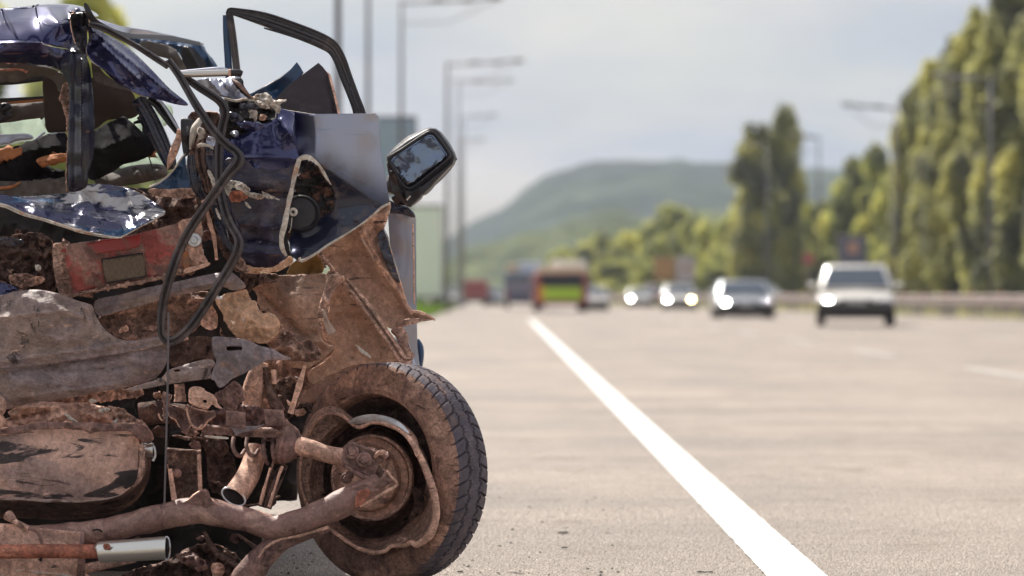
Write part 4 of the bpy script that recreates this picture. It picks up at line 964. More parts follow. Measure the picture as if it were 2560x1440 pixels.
# ---- interior seen through the openings
S('trim_board', [(110, 196), (150, 188), (172, 200), (178, 260), (176, 322), (130, 330), (118, 328), (112, 300), (108, 240)], m_board, 7.98, res=8, thick=.02)
S('side_trim_board', [(228, 196), (280, 206), (328, 228), (344, 262), (352, 276), (330, 296), (270, 300), (232, 318)], m_board, 8.02, ctrl=[(290, 250, -.02)], res=8, thick=.02)
T('cabin_crossbar', [(-200, 262, 8.1), (40, 250, 8.1), (116, 246, 8.1)], 6, m_dark, prof=FLAT)
T('cabin_strut', [(-200, 206, 8.05), (0, 204, 8.05), (60, 200, 8.05), (150, 188, 8.05)], 9, m_dark)
T('wood_strip', [(-60, 266, 8.08), (20, 258, 8.08), (110, 250, 8.08)], 3.2, m_orange, prof=FLAT)
S('parcel_shelf', [(-200, 262), (0, 262), (60, 258), (110, 254), (112, 290), (60, 300), (0, 308), (-200, 320)], m_greycloth, 8.12, ctrl=[(50, 275, -.04)], crumple=(.006, 50), res=8, thick=.02)
S('shelf_bracket', [(-40, 262), (4, 258), (28, 262), (30, 290), (4, 306), (-40, 308)], m_dark, 8.06, crumple=(.01, 20), res=6, thick=.01)
S('far_side_glass', [(-160, 300), (40, 298), (106, 292), (112, 318), (128, 334), (112, 348), (60, 356), (-160, 380)], m_glass, 8.6, res=9, thick=.004, crumple=(.01, 60))
S('window_ledge', [(-160, 336), (0, 336), (68, 334), (80, 346), (40, 352), (0, 362), (-160, 372)], m_silver, 8.2, crumple=(.006, 40), res=6, thick=.01)
T('ledge_strip', [(96, 352, 8.15), (120, 338, 8.15), (162, 330, 8.15)], 3, m_silver, prof=FLAT)
T('handle_rod', [(86, 352, 8.2), (112, 330, 8.2)], 3, m_silver)
S('seat_back', [(232, 335), (262, 312), (300, 294), (322, 300), (352, 326), (382, 350), (390, 366), (378, 388), (345, 402), (310, 412), (276, 432), (225, 450), (218, 400)], m_cloth, 7.85, ctrl=[(300, 350, -.08), (260, 390, -.06), (350, 365, -.05)], creases=[(255, 372, 330, 340, .02, 8), (300, 300, 360, 380, -.015, 7)], crumple=(.012, 45), jag=1.5, res=6, thick=.03, edge=m_cloth)
S('seat_foam', [(378, 352), (396, 356), (394, 372), (382, 392), (372, 388), (384, 368)], m_orange, 7.92, crumple=(.006, 12), jag=2, res=4, thick=.02)
S('torn_seat_cloth', [(-200, 380, .05), (0, 372, .02), (60, 356), (120, 338), (168, 336), (170, 398), (130, 402), (100, 420), (150, 432), (172, 430), (172, 470), (0, 484), (-200, 500), (-200, 420)], m_cloth, 7.92, ctrl=[(80, 375, -.05), (60, 430, -.04), (130, 370, -.05)], creases=[(0, 410, 90, 470, .03, 9), (60, 380, 160, 360, .02, 10)], crumple=(.018, 50), jag=3, res=6, thick=.02)
S('seat_foam', [(-100, 372), (0, 376), (50, 370), (58, 386), (36, 392), (10, 402), (-100, 410)], m_orange, 7.88, crumple=(.008, 20), jag=3, res=5, thick=.02)
S('foam_block', [(90, 400), (120, 388), (166, 384), (166, 404), (130, 410), (108, 416)], m_orange, 7.84, ctrl=[(130, 400, -.02)], creases=[(95, 406, 166, 392, .01, 4)], res=5, thick=.03)
T('foam_block', [(-60, 470, 7.84), (0, 470, 7.84), (30, 466, 7.84), (50, 456, 7.84)], [4, 4, 4, 2], m_orange, wob=.5)
S('armrest', [(236, 448), (280, 432), (320, 416), (370, 410), (405, 412), (418, 424), (414, 442), (380, 452), (330, 462), (260, 470)], m_greycloth, 7.9, ctrl=[(340, 435, -.09), (290, 448, -.06), (395, 430, -.07)], creases=[(330, 414, 350, 455, -.014, 3), (345, 414, 362, 452, -.014, 3), (360, 412, 374, 450, -.012, 3)], res=5, thick=.03)
S('torn_mat', [(-200, 470), (60, 452), (172, 445), (230, 470), (200, 490), (0, 500), (-200, 510)], m_greycloth, 7.85, crumple=(.015, 40), jag=3, res=7)
S('side_window_glass', [(288, 300), (330, 282), (420, 262), (430, 300), (400, 330), (418, 400), (390, 420), (300, 420), (300, 360)], m_glass, 8.5, crumple=(.012, 40), res=8, thick=.004)
T('belt_strap', [(345, 292, 7.88), (362, 312, 7.88), (366, 332, 7.88), (382, 352, 7.88), (398, 362, 7.9)], [6, 7, 8, 5, 3], m_dark, prof=FLAT, wob=.4)
T('belt_strap', [(334, 308, 7.86), (352, 304, 7.86), (362, 312, 7.86)], [3, 5, 6], m_cloth, wob=.5)
T('door_pillar', [(345, 245, 7.80), (372, 290, 7.80), (398, 345, 7.80), (424, 405, 7.78), (428, 424, 7.78)], [19, 20, 21, 16, 8], m_navyd, prof=CHANNEL, n=8)
T('door_pillar_flange', [(372, 244, 7.77), (396, 262, 7.77), (424, 300, 7.76), (444, 330, 7.75)], [10, 13, 12, 8], m_dark, prof=SEAL, n=8)
T('bright_edge_strip', [(392, 250, 7.74), (404, 258, 7.74), (426, 292, 7.74), (446, 324, 7.74)], 3, m_silver)
T('hanging_wire', [(372, 392, 7.78), (378, 410, 7.78), (386, 440, 7.78), (388, 452, 7.78)], 1.6, m_dark)
# ---- wheel arch corner and blue side fragment
S('side_fragment', [(444, 322), (456, 332), (452, 360), (440, 392), (420, 424), (418, 400), (426, 370), (438, 345)], m_tan, 7.70, ctrl=[(440, 370, -.02)], crumple=(.006, 20), res=4, edge=m_cream)
S('blue_side_fragment', [(374, 468), (400, 456), (430, 430), (452, 398), (462, 388), (466, 420), (480, 470), (430, 473)], m_teal, 7.68, ctrl=[(440, 440, .02)], crumple=(.005, 25), res=4, edge=m_cream)
T('fragment_edge', [(373, 468, 7.66), (400, 455, 7.66), (430, 430, 7.66), (452, 398, 7.66), (464, 384, 7.66)], [2, 2.6, 2.6, 2.2, 1.4], m_cream, wob=.4)
S('sill_step', [(372, 474), (430, 472), (480, 470), (496, 480), (470, 496), (420, 492), (382, 488)], m_mud, 7.68, crumple=(.006, 20), res=5, edge=m_tan)
S('rear_crossmember', [(170, 475), (330, 470), (380, 488), (500, 492), (520, 560), (500, 600), (440, 560), (330, 590), (180, 560)], m_muddark, 7.95, creases=[(200, 500, 500, 520, .03, 10)], crumple=(.02, 50), res=7)
S('dark_flap', [(452, 300), (462, 296), (478, 298), (488, 308), (478, 350), (474, 378), (462, 392), (456, 372), (453, 340)], m_dark, 7.66, ctrl=[(470, 340, -.03)], res=4, thick=.012)
T('crushed_inner_tube', [(500, 300, 7.64), (486, 322, 7.62), (480, 350, 7.62), (476, 372, 7.64)], [7, 9, 7, 4], m_cream, wob=.5)
T('crushed_inner_tube', [(478, 388, 7.64), (482, 430, 7.62), (494, 470, 7.62), (508, 495, 7.64)], [9, 14, 12, 7], m_navyd, prof=CHANNEL, wob=.3)
T('crushed_inner_tube', [(512, 330, 7.63), (500, 360, 7.62), (502, 410, 7.60), (514, 450, 7.62), (520, 480, 7.64)], [6, 12, 12, 10, 6], m_muddark, prof=SEAL, wob=.4)
T('crushed_inner_tube', [(530, 340, 7.62), (522, 370, 7.62), (526, 420, 7.62), (540, 470, 7.62)], [8, 10, 12, 8], m_navyd, wob=.5)
T('torn_clip', [(494, 366, 7.58), (504, 362, 7.58), (520, 364, 7.58), (534, 372, 7.58)], [3, 5, 4, 2], m_cream, wob=.6)
S('torn_flake', [(498, 320), (512, 326), (508, 345), (498, 350), (494, 335)], m_cream, 7.60, crumple=(.012, 12), jag=2, res=3.5)
S('torn_flake', [(520, 340), (536, 350), (534, 372), (522, 366), (516, 352)], m_silver, 7.60, crumple=(.012, 12), jag=2, res=3.5)
S('torn_flake', [(520, 424), (530, 432), (538, 456), (534, 470), (526, 448)], m_cream, 7.58, crumple=(.006, 12), jag=1.5, res=3.5)
S('torn_flake', [(538, 520), (546, 530), (553, 548), (546, 546), (541, 534)], m_cream, 7.58, crumple=(.004, 12), jag=1, res=3)
S('arch_inner_skin', [(470, 290), (520, 280), (560, 300), (566, 420), (600, 520), (620, 620), (600, 680), (560, 640), (520, 560), (490, 500), (470, 400)], m_muddark, 7.78, creases=[(520, 500, 560, 640, .03, 6), (500, 480, 530, 600, .025, 5)], crumple=(.02, 30), res=5, edge=m_tan)
T('arch_return_flange', [(508, 500, 7.70), (522, 545, 7.70), (534, 590, 7.70), (542, 650, 7.70)], [4, 5, 4, 3], m_tan, prof=FLAT, wob=.5)
T('arch_return_flange', [(530, 500, 7.66), (545, 540, 7.66), (560, 590, 7.66), (580, 625, 7.66)], [10, 10, 9, 5], m_navyd, prof=CHANNEL, wob=.3)

S('arch_back_skin', [(730, 700), (800, 690), (866, 712), (930, 800), (996, 880), (1000, 905), (985, 960), (900, 990), (760, 1010), (700, 960)], m_mudsmooth, 8.08, ctrl=[(860, 850, .05)], creases=[(800, 860, 980, 930, .02, 8)], crumple=(.01, 50), res=8, edge=m_mud)
# ---- rod and clutter above the panel
T('gas_strut', [(450, 186, 7.55), (510, 184, 7.55), (576, 182, 7.55)], 8.5, m_chrome, smooth=False)
T('strut_end', [(574, 182, 7.55), (600, 182, 7.55), (606, 184, 7.55)], [9, 9, 6], m_dark, smooth=False)
T('strut_band', [(572, 182, 7.55), (578, 182, 7.55)], 9.6, m_tan, smooth=False)
T('strut_cover', [(450, 180, 7.57), (500, 176, 7.57), (550, 172, 7.57), (572, 176, 7.57)], [4, 5, 5, 3], m_silver)
S('hinge_cover', [(488, 204), (520, 196), (560, 196), (590, 190), (604, 200), (598, 226), (626, 240), (600, 252), (560, 244), (520, 228)], m_silver, 7.72, ctrl=[(560, 215, -.03)], creases=[(520, 196, 560, 242, .02, 4), (545, 196, 590, 246, -.02, 4), (585, 195, 570, 240, .02, 3)], crumple=(.012, 20), res=4, edge=m_navy)
S('hinge_plate', [(590, 196), (606, 198), (610, 214), (622, 232), (632, 244), (620, 246), (600, 228), (586, 212)], m_dark, 7.64, creases=[(592, 200, 626, 244, .015, 3)], crumple=(.01, 12), res=3.5)
T('hinge_arm', [(582, 200, 7.62), (596, 210, 7.60), (612, 228, 7.60), (630, 246, 7.62)], [3, 5, 4, 2.5], m_rust)
T('bent_edge_strip', [(560, 246, 7.66), (590, 252, 7.66), (612, 248, 7.65), (634, 250, 7.65), (650, 262, 7.66)], [3, 5, 4, 5, 3], m_cream, wob=.5)
S('crushed_ledge', [(556, 252), (600, 250), (640, 256), (680, 272), (700, 296), (690, 320), (640, 330), (580, 344), (560, 350), (552, 300)], m_sootshade, 7.72, creases=[(565, 290, 690, 300, .035, 6), (560, 320, 640, 310, .025, 6), (580, 265, 670, 280, -.02, 6)], crumple=(.02, 25), res=4.5, jag=2, edge=m_navy)
for k, (q, mm) in enumerate([([(632, 242), (650, 236), (668, 232), (680, 246), (700, 262), (696, 284), (680, 270), (660, 262), (646, 258)], m_cream), ([(640, 252), (664, 256), (674, 268), (660, 272), (642, 266)], m_cream), ([(690, 250), (702, 248), (716, 250), (704, 258), (694, 262)], m_cream), ([(600, 262), (630, 258), (650, 268), (630, 276), (604, 274)], m_navyd), ([(620, 278), (640, 274), (644, 290), (636, 304), (628, 292)], m_cream), ([(566, 280), (600, 286), (610, 300), (580, 306)], m_navyd), ([(590, 306), (640, 304), (670, 316), (620, 326)], m_navy2), ([(574, 334), (590, 326), (600, 336), (586, 344)], m_silver), ([(650, 286), (668, 290), (662, 300), (650, 300)], m_tan)]):
    S('torn_flake', q, mm, 7.63 - .004 * k, ctrl=[(sum(a[0] for a in q) / len(q), sum(a[1] for a in q) / len(q), -.02)], crumple=(.012, 12), jag=2.0, res=3.4, thick=.002)

# ---- door window frame and pieces standing behind the panel
T('door_window_frame', [(604, 300, 8.14), (592, 176, 8.14), (582, 90, 8.14), (574, 36, 8.14), (576, 30, 8.14), (584, 29, 8.14), (660, 48, 8.12), (740, 76, 8.10), (800, 100, 8.08), (832, 120, 8.08), (850, 150, 8.08), (866, 190, 8.08), (886, 245, 8.06), (900, 286, 8.05), (904, 330, 8.05)], [9, 9, 9, 9, 9, 9.5, 17, 18, 18, 17, 16, 14, 14, 15, 15], m_trimgrey, prof=CHANNEL, n=4)
T('frame_outer_skin', [(578, 320, 8.17), (572, 176, 8.17), (566, 90, 8.17), (564, 38, 8.17)], [9, 9, 8, 7], m_teal, prof=FLAT)
T('window_guide', [(660, 70, 8.10), (736, 92, 8.09), (800, 118, 8.08), (830, 138, 8.07), (852, 190, 8.06), (880, 260, 8.05), (888, 290, 8.05)], [2, 3.4, 3.4, 4, 4, 4, 4], m_dark, n=4)
S('blue_skin_fragment', [(612, 262), (622, 236), (660, 218), (700, 196), (728, 172), (742, 155), (750, 166), (759, 182), (740, 206), (700, 250), (680, 290), (620, 290)], m_teal, 8.0, ctrl=[(690, 225, .03)], res=5, thick=.004, edge=m_cream, round_=False)
S('quarter_glass_panel', [(672, 262), (720, 214), (796, 157), (806, 166), (820, 184), (832, 230), (846, 292), (760, 300), (690, 300)], m_plum, 7.93, creases=[(822, 184, 846, 290, .012, 4)], res=7, thick=.008, edge=m_tan, round_=False)

# ---- big door / quarter skin
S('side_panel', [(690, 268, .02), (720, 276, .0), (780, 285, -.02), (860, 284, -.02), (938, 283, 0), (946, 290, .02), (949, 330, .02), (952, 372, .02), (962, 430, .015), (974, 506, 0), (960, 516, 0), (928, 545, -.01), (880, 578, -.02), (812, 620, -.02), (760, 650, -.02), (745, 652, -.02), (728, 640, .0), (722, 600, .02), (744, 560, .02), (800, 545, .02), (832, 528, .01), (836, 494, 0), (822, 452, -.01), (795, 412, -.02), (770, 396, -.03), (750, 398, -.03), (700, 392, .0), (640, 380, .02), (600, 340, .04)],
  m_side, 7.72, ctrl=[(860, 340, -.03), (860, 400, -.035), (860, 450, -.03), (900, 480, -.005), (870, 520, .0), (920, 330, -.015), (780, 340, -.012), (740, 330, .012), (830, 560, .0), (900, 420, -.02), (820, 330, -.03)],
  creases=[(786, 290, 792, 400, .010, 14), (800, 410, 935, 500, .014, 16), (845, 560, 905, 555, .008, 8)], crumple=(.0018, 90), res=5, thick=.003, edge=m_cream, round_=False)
S('blue_panel_half', [(556, 352, .03), (600, 338, .02), (640, 318, .0), (690, 296, -.01), (694, 268, -.01), (720, 276, -.02), (736, 281, -.01), (742, 330, -.02), (744, 372, -.02), (748, 392, -.03), (750, 398, -.03), (742, 420, -.02), (730, 470, -.01), (722, 520), (712, 560), (703, 604), (712, 636, .01), (718, 648, .01), (700, 662, .015), (660, 670, .02), (625, 664, .02), (604, 640, .02), (606, 600, .02), (590, 560, .02), (570, 520, .03), (562, 470, .03), (556, 410, .03)],
  m_navy, 7.69, ctrl=[(690, 340, -.03), (740, 330, -.045), (640, 360, -.03), (620, 440, -.02), (700, 430, -.03), (650, 520, -.03), (660, 600, -.035), (640, 640, .0), (700, 500, -.02)],
  creases=[(560, 392, 745, 396, .012, 9), (600, 350, 700, 300, .01, 10), (575, 560, 700, 600, .016, 10), (620, 620, 712, 630, .02, 7), (700, 300, 760, 385, .010, 9), (640, 420, 610, 560, .012, 10)], crumple=(.0022, 80), res=4.5, thick=.003, edge=m_navy, round_=False)
# stained lower part of the same skin, standing slightly proud where it buckled
S('stained_skin', [(562, 400, .02), (620, 404, .0), (690, 402, .0), (742, 408, -.005), (734, 450, 0), (722, 500), (712, 548), (704, 596), (712, 632), (716, 646), (690, 660, .01), (650, 668, .01), (620, 658, .01), (606, 634), (606, 590), (590, 550), (572, 500)],
  m_stain, 7.665, ctrl=[(640, 440, -.025), (700, 450, -.02), (640, 510, -.01), (660, 560, -.035), (650, 610, -.015), (690, 610, -.03)],
  creases=[(590, 470, 720, 490, -.02, 5), (600, 560, 705, 570, .016, 6), (606, 600, 706, 612, -.014, 6), (610, 630, 700, 636, .014, 6)], crumple=(.010, 34), res=4, thick=.002, edge=m_tan, jag=1)
S('rusty_inner_skin', [(752, 404), (772, 400), (796, 416), (820, 452), (836, 496), (832, 530), (800, 548), (746, 562), (726, 610), (716, 560), (738, 470), (744, 430)], M('rust_speckled_black_skin', (.014, .010, .010), [((.17, .08, .05), 30, .52, .62, (1, 1, 1.4)), ((.35, .24, .17), 70, .66, .72)], rough=.6, bump=.6, bscale=50), 7.76, ctrl=[(790, 470, .02)], crumple=(.014, 28), res=4.5)
T('torn_edge', [(748, 398, 7.62), (742, 420, 7.62), (733, 455, 7.62), (726, 490, 7.62), (720, 520, 7.62), (712, 556, 7.62), (704, 596, 7.63), (706, 622, 7.63), (716, 640, 7.64)], [5, 5.5, 5, 5, 4.5, 6, 6, 6, 3], m_cream, prof=FLAT, wob=.35, n=7)
T('torn_edge', [(744, 402, 7.63), (756, 394, 7.62), (772, 394, 7.62), (788, 402, 7.63), (804, 422, 7.64), (816, 444, 7.65), (828, 462, 7.66)], [4, 5, 5, 4, 3.4, 3.4, 1.5], m_cream, prof=FLAT, wob=.6, n=8)
T('torn_edge', [(974, 508, 7.66), (952, 520, 7.66), (928, 542, 7.66), (880, 576, 7.66), (820, 612, 7.66), (790, 634, 7.66), (756, 652, 7.67), (748, 644, 7.67)], [2.6, 3, 3.2, 2.6, 2.6, 3, 4, 4], m_cream, wob=.35, n=7)
c_ = P(752, 533, 7.70)
lathe('fuel_flap_grommet', [(.001, .006), (.030, .008), (.040, .006), (.046, .012), (.050, .004), (.052, -.02)], c_, (0, -1, .05), m_dark, car0, seg=40)
lathe('white_clip', [(.004, .0), (.006, .006), (.010, .006), (.012, 0), (.006, -.004), (.004, 0)], P(733, 530, 7.64), (0, -1, 0), m_cream, car0, seg=20)
T('wire_loop', [(730, 544, 7.64), (727, 570, 7.64), (722, 582, 7.64)], 1.1, m_cream)
for q in ([(562, 458), (580, 452), (604, 456), (622, 472), (618, 484), (600, 476), (580, 470), (572, 490), (562, 478)], [(604, 474), (640, 484), (664, 486), (654, 497), (630, 494), (610, 482)], [(654, 478), (672, 486), (700, 500), (684, 498), (664, 494)], [(612, 504), (626, 514), (628, 520), (616, 514)]):
    S('torn_flake', q, m_cream, 7.61, ctrl=[(sum(a[0] for a in q) / len(q), sum(a[1] for a in q) / len(q), -.012)], crumple=(.008, 10), jag=1.8, res=3.2, thick=.002)
S('rust_hole', [(572, 484), (600, 476), (622, 488), (610, 500), (590, 506), (576, 498)], m_rustred, 7.63, crumple=(.008, 12), jag=2, res=4)
S('bent_lower_lip', [(590, 640), (620, 664), (680, 668), (722, 640), (730, 656), (700, 676), (650, 684), (616, 682), (596, 664)], m_mudlight, 7.66, ctrl=[(660, 676, -.02)], crumple=(.008, 18), jag=1.5, res=4)
S('ragged_tab', [(590, 640), (606, 646), (616, 664), (624, 676), (616, 684), (602, 676), (588, 668)], m_mud, 7.62, crumple=(.01, 12), jag=2.5, res=3.5)

# ---- mirror
mh = S('mirror_housing', [(968, 392), (984, 380), (1030, 350), (1064, 327), (1074, 323), (1086, 324), (1096, 332), (1112, 356), (1130, 382), (1134, 392), (1131, 404), (1120, 414), (1080, 446), (1042, 475), (1028, 482), (1014, 480), (1000, 468), (984, 440), (972, 412)], m_dark, 8.0, ctrl=[(1050, 400, .02)], res=5, thick=.06, sharp=50, round_=False)
rim_pts = [(973, 395), (1010, 370), (1064, 334), (1080, 331), (1092, 340), (1122, 382), (1124, 392), (1116, 402), (1060, 448), (1030, 470), (1016, 469), (1002, 456), (980, 416)]
T('mirror_rim', [(x, y, 7.97) for x, y in rim_pts], 3.6, m_dark, closed=True, parent=mh, n=5)
S('mirror_glass', [(979, 399), (1012, 375), (1064, 341), (1079, 338), (1089, 346), (1116, 384), (1117, 391), (1110, 398), (1056, 441), (1029, 461), (1017, 460), (1006, 449), (985, 416)], m_mirror, 7.98, res=8, thick=.003, parent=mh, crumple=(.0015, 60))
S('mirror_arm', [(968, 404), (980, 436), (1000, 470), (1018, 484), (1022, 516), (1012, 512), (990, 492), (976, 470), (972, 440)], m_trimgrey, 8.0, ctrl=[(990, 460, .01)], res=4.5, thick=.05, parent=mh, creases=[(978, 430, 1016, 510, .012, 4)])
T('mirror_seam_chip', [(1017, 500, 7.92), (1026, 490, 7.92)], 1.8, m_cream, parent=mh)
S('mirror_shell', [(1012, 476), (1030, 480), (1060, 462), (1120, 414), (1134, 398), (1130, 410), (1090, 448), (1024, 518), (1014, 506)], m_dark, 7.955, ctrl=[(1050, 470, -.01)], res=4.5, thick=.05, parent=mh, round_=False)

# ---- grey front door behind
S('grey_door_skin', [(968, 512, 0), (1000, 518, 0), (1034, 540, 0), (1040, 546, .02), (1041, 700, .02), (1042, 800, .02), (1044, 870, .03), (1050, 918, .03), (1036, 922, 0), (1000, 900, 0), (985, 760, 0), (975, 620, 0)], m_doorgrey, 8.35, ctrl=[(1010, 600, -.015), (1010, 700, -.02), (1015, 800, -.02)], creases=[(968, 530, 1036, 546, .008, 4)], res=7, thick=.03, edge=m_doorgrey, round_=False)
S('door_top_ledge', [(966, 500), (1000, 512), (1022, 520), (1038, 544), (1000, 534), (972, 530)], m_navyd, 8.3, crumple=(.004, 20), res=4.5, thick=.02)
T('door_edge_strip', [(1032, 560, 8.33), (1034, 640, 8.33), (1036, 760, 8.33)], 1.8, m_tan)
T('front_bumper_corner', [(1044, 848, 8.6), (1050, 866, 8.6), (1052, 890, 8.6), (1050, 918, 8.6)], [4, 8, 8, 6], m_teal)
T('door_lower_tube', [(1000, 812, 8.2), (1016, 860, 8.2), (1034, 915, 8.2)], [5, 7, 6], m_silver)

# ---- inner arch sheets
S('inner_arch_sheet', [(892, 562, .0), (904, 590, 0), (924, 628, 0), (944, 660, 0), (970, 700, 0), (1000, 738, -.02), (1016, 764, -.03), (1040, 780, -.05), (1070, 790, -.06), (1086, 797, -.06), (1068, 802, -.05), (1040, 806, -.04), (1016, 812, -.03), (990, 822, -.01), (962, 812, 0), (938, 780, .02), (900, 738, .03), (862, 700, .03), (836, 672, .03), (804, 650, .02), (796, 634, .0), (840, 600, 0)],
  m_mudsmooth, 7.79, ctrl=[(880, 640, .05), (930, 720, .05), (960, 760, .03), (1000, 780, .02)], creases=[(860, 620, 990, 790, .012, 18), (985, 730, 1020, 800, -.02, 7), (850, 690, 960, 810, .02, 5)], crumple=(.006, 50), jag=1.2, res=5, edge=m_tan)
T('arch_torn_lip', [(990, 815, 7.72), (1012, 806, 7.70), (1036, 803, 7.69), (1060, 799, 7.68), (1078, 797, 7.68)], [3, 7, 7, 3.5, 1.5], m_mud, wob=.8, prof=FLAT)
T('arch_torn_lip', [(1034, 778, 7.68), (1056, 782, 7.68), (1076, 792, 7.68), (1088, 801, 7.68)], [5, 4, 3, 1.6], m_tan, wob=.6)
S('arch_flange', [(968, 506, -.02), (976, 512, -.03), (968, 548, -.02), (960, 570, -.01), (970, 600, 0), (984, 650, 0), (998, 690, 0), (1010, 730, -.01), (1020, 760, -.02), (1034, 778, -.03), (1024, 784, -.03), (1000, 740, -.01), (972, 706, 0), (946, 664, 0), (924, 632, 0), (906, 596, 0), (892, 560, 0), (920, 545, -.01)],
  m_tan, 7.75, ctrl=[(935, 590, .02), (960, 660, .01)], creases=[(906, 575, 1000, 735, .022, 4), (960, 560, 1005, 720, .016, 3.5), (940, 570, 962, 640, -.012, 6)], crumple=(.008, 26), jag=1, res=4, edge=m_cream)
S('crushed_skin_strip', [(956, 574), (966, 590), (978, 630), (992, 680), (1000, 706), (986, 700), (966, 664), (950, 620), (944, 590)], m_navyd, 7.735, ctrl=[(970, 640, -.01)], crumple=(.008, 14), res=3.6, edge=m_silver)
S('arch_inner_patch', [(760, 640), (790, 625), (806, 634), (812, 664), (796, 690), (760, 698), (720, 690), (730, 660)], M('ochre_mud_skin', (.25, .15, .045), [((.10, .06, .04), 10, .5, .64)], rough=.7, bump=.3), 7.84, ctrl=[(770, 665, .03)], crumple=(.006, 20), res=5)
S('arch_strut', [(796, 632), (808, 636), (824, 656), (850, 690), (900, 750), (960, 815), (985, 850), (970, 850), (930, 800), (880, 745), (840, 700), (812, 672)], m_mud, 7.74, creases=[(806, 640, 975, 848, .02, 4)], crumple=(.005, 20), jag=.8, res=4, thick=.01, holes=[[(810, 664), (822, 662), (825, 678), (813, 681)]])
S('mud_apron', [(614, 706, 0), (660, 692, 0), (700, 688, 0), (780, 685, -.01), (826, 684, -.03), (838, 690, -.05), (826, 716, -.05), (808, 750, -.04), (800, 790, -.04), (798, 830, -.03), (812, 860, -.02), (836, 870, -.01), (800, 900, 0), (770, 920, .0), (724, 915, .02), (700, 880, .02), (690, 800, .02), (650, 770, .02), (640, 730, .02)],
  m_mudsmooth, 7.80, ctrl=[(740, 750, -.05), (760, 820, -.03), (700, 730, -.01), (780, 870, -.01)], creases=[(640, 720, 760, 840, -.03, 14), (700, 860, 830, 850, .015, 10), (720, 890, 800, 870, -.02, 6)], crumple=(.008, 40), jag=1, res=5, edge=m_tan)
S('mud_apron_fold', [(826, 688, 0), (850, 688, -.01), (862, 696, 0), (852, 710, .01), (832, 736, .02), (822, 770, .02), (820, 800, .02), (812, 780, 0), (806, 810, .02), (800, 830, .02), (794, 790, .01), (802, 750, 0), (814, 718, 0)], m_mud, 7.70, ctrl=[(815, 750, -.02)], creases=[(850, 692, 812, 770, .012, 5)], crumple=(.003, 20), res=4, edge=m_cream)
S('pale_strap', [(804, 776), (812, 774), (818, 790), (828, 810), (841, 830), (832, 836), (822, 838), (814, 820), (810, 806), (808, 790)], M('pale_flaked_strap', (.44, .31, .25), [((.25, .15, .11), 20, .5, .7)], rough=.7, bump=.3), 7.68, creases=[(808, 778, 832, 836, .004, 3)], jag=1, res=3.2)
S('lower_arch_sheet', [(862, 698, 0), (878, 715, 0), (920, 775, 0), (960, 830, 0), (1002, 890, -.01), (1000, 904, 0), (960, 905, .02), (880, 915, .03), (820, 940, .04), (780, 960, .05), (770, 930, .05), (810, 905, .04), (836, 872, .03), (812, 850, .02), (806, 810, .02), (822, 780, .02), (828, 745, .01), (845, 712, 0)],
  m_mudsmooth, 7.84, ctrl=[(880, 790, .06), (900, 850, .05), (950, 870, .03)], creases=[(862, 700, 1000, 892, .02, 5), (886, 868, 925, 895, .015, 4)], crumple=(.008, 50), res=5, edge=m_tan)
T('arch_tube', [(864, 700, 7.72), (900, 745, 7.71), (940, 800, 7.70), (975, 850, 7.70), (1006, 896, 7.70), (1030, 900, 7.70)], [6, 10, 12, 13, 12, 6], m_mud, prof=SEAL, wob=.2, n=6)
T('arch_tube_outer', [(984, 822, 7.74), (1004, 838, 7.73), (1012, 866, 7.72), (1022, 886, 7.72), (1035, 892, 7.72)], [10, 14, 12, 11, 8], m_mud, wob=.4)
S('torn_flake', [(890, 862), (900, 868), (916, 880), (926, 892), (916, 890), (900, 880)], m_cream, 7.72, jag=1.4, res=3)

# ---- hanging door seal loop
seal = [(420, 150, 7.55), (446, 186, 7.54), (468, 224, 7.52), (490, 262, 7.50), (515, 300, 7.48), (541, 336, 7.47), (567, 362, 7.46), (588, 378, 7.45), (598, 394, 7.44), (592, 412, 7.44), (574, 432, 7.44), (550, 464, 7.44), (522, 504, 7.45), (494, 544, 7.46), (470, 582, 7.47), (448, 626, 7.48), (431, 672, 7.48), (417, 718, 7.49), (407, 762, 7.50), (402, 806, 7.50), (405, 838, 7.50), (420, 853, 7.50), (442, 848, 7.49), (470, 824, 7.48), (495, 792, 7.48), (520, 754, 7.47), (546, 712, 7.46), (570, 674, 7.46), (588, 640, 7.45), (597, 612, 7.45), (594, 592, 7.46), (580, 568, 7.48), (566, 538, 7.50), (556, 500, 7.52), (549, 460, 7.53), (547, 410, 7.54), (549, 360, 7.55), (556, 318, 7.55), (563, 288, 7.55), (560, 268, 7.55), (546, 250, 7.55), (520, 232, 7.55), (492, 214, 7.56), (466, 196, 7.57), (440, 176, 7.58)]
sr = [11] * 3 + [12] * 3 + [13] * 2 + [16, 17, 15] + [13.5] * 8 + [12, 11, 12] + [13.5] * 7 + [14, 13, 12] + [12.5] * 4 + [13] * 4 + [12] * 3 + [10] * 1
sr = (sr + [9] * 60)[:len(seal)]
T('door_seal', seal, [q * .88 for q in sr], m_trimgrey, prof=SEAL, n=6)
T('hanging_cable', [(421, 780, 7.46), (420, 900, 7.46), (418, 1000, 7.46), (415, 1120, 7.46), (411, 1262, 7.48)], 2.6, M('dusty_cable', (.16, .135, .14), rough=.8, bump=.3, bscale=300), n=12)

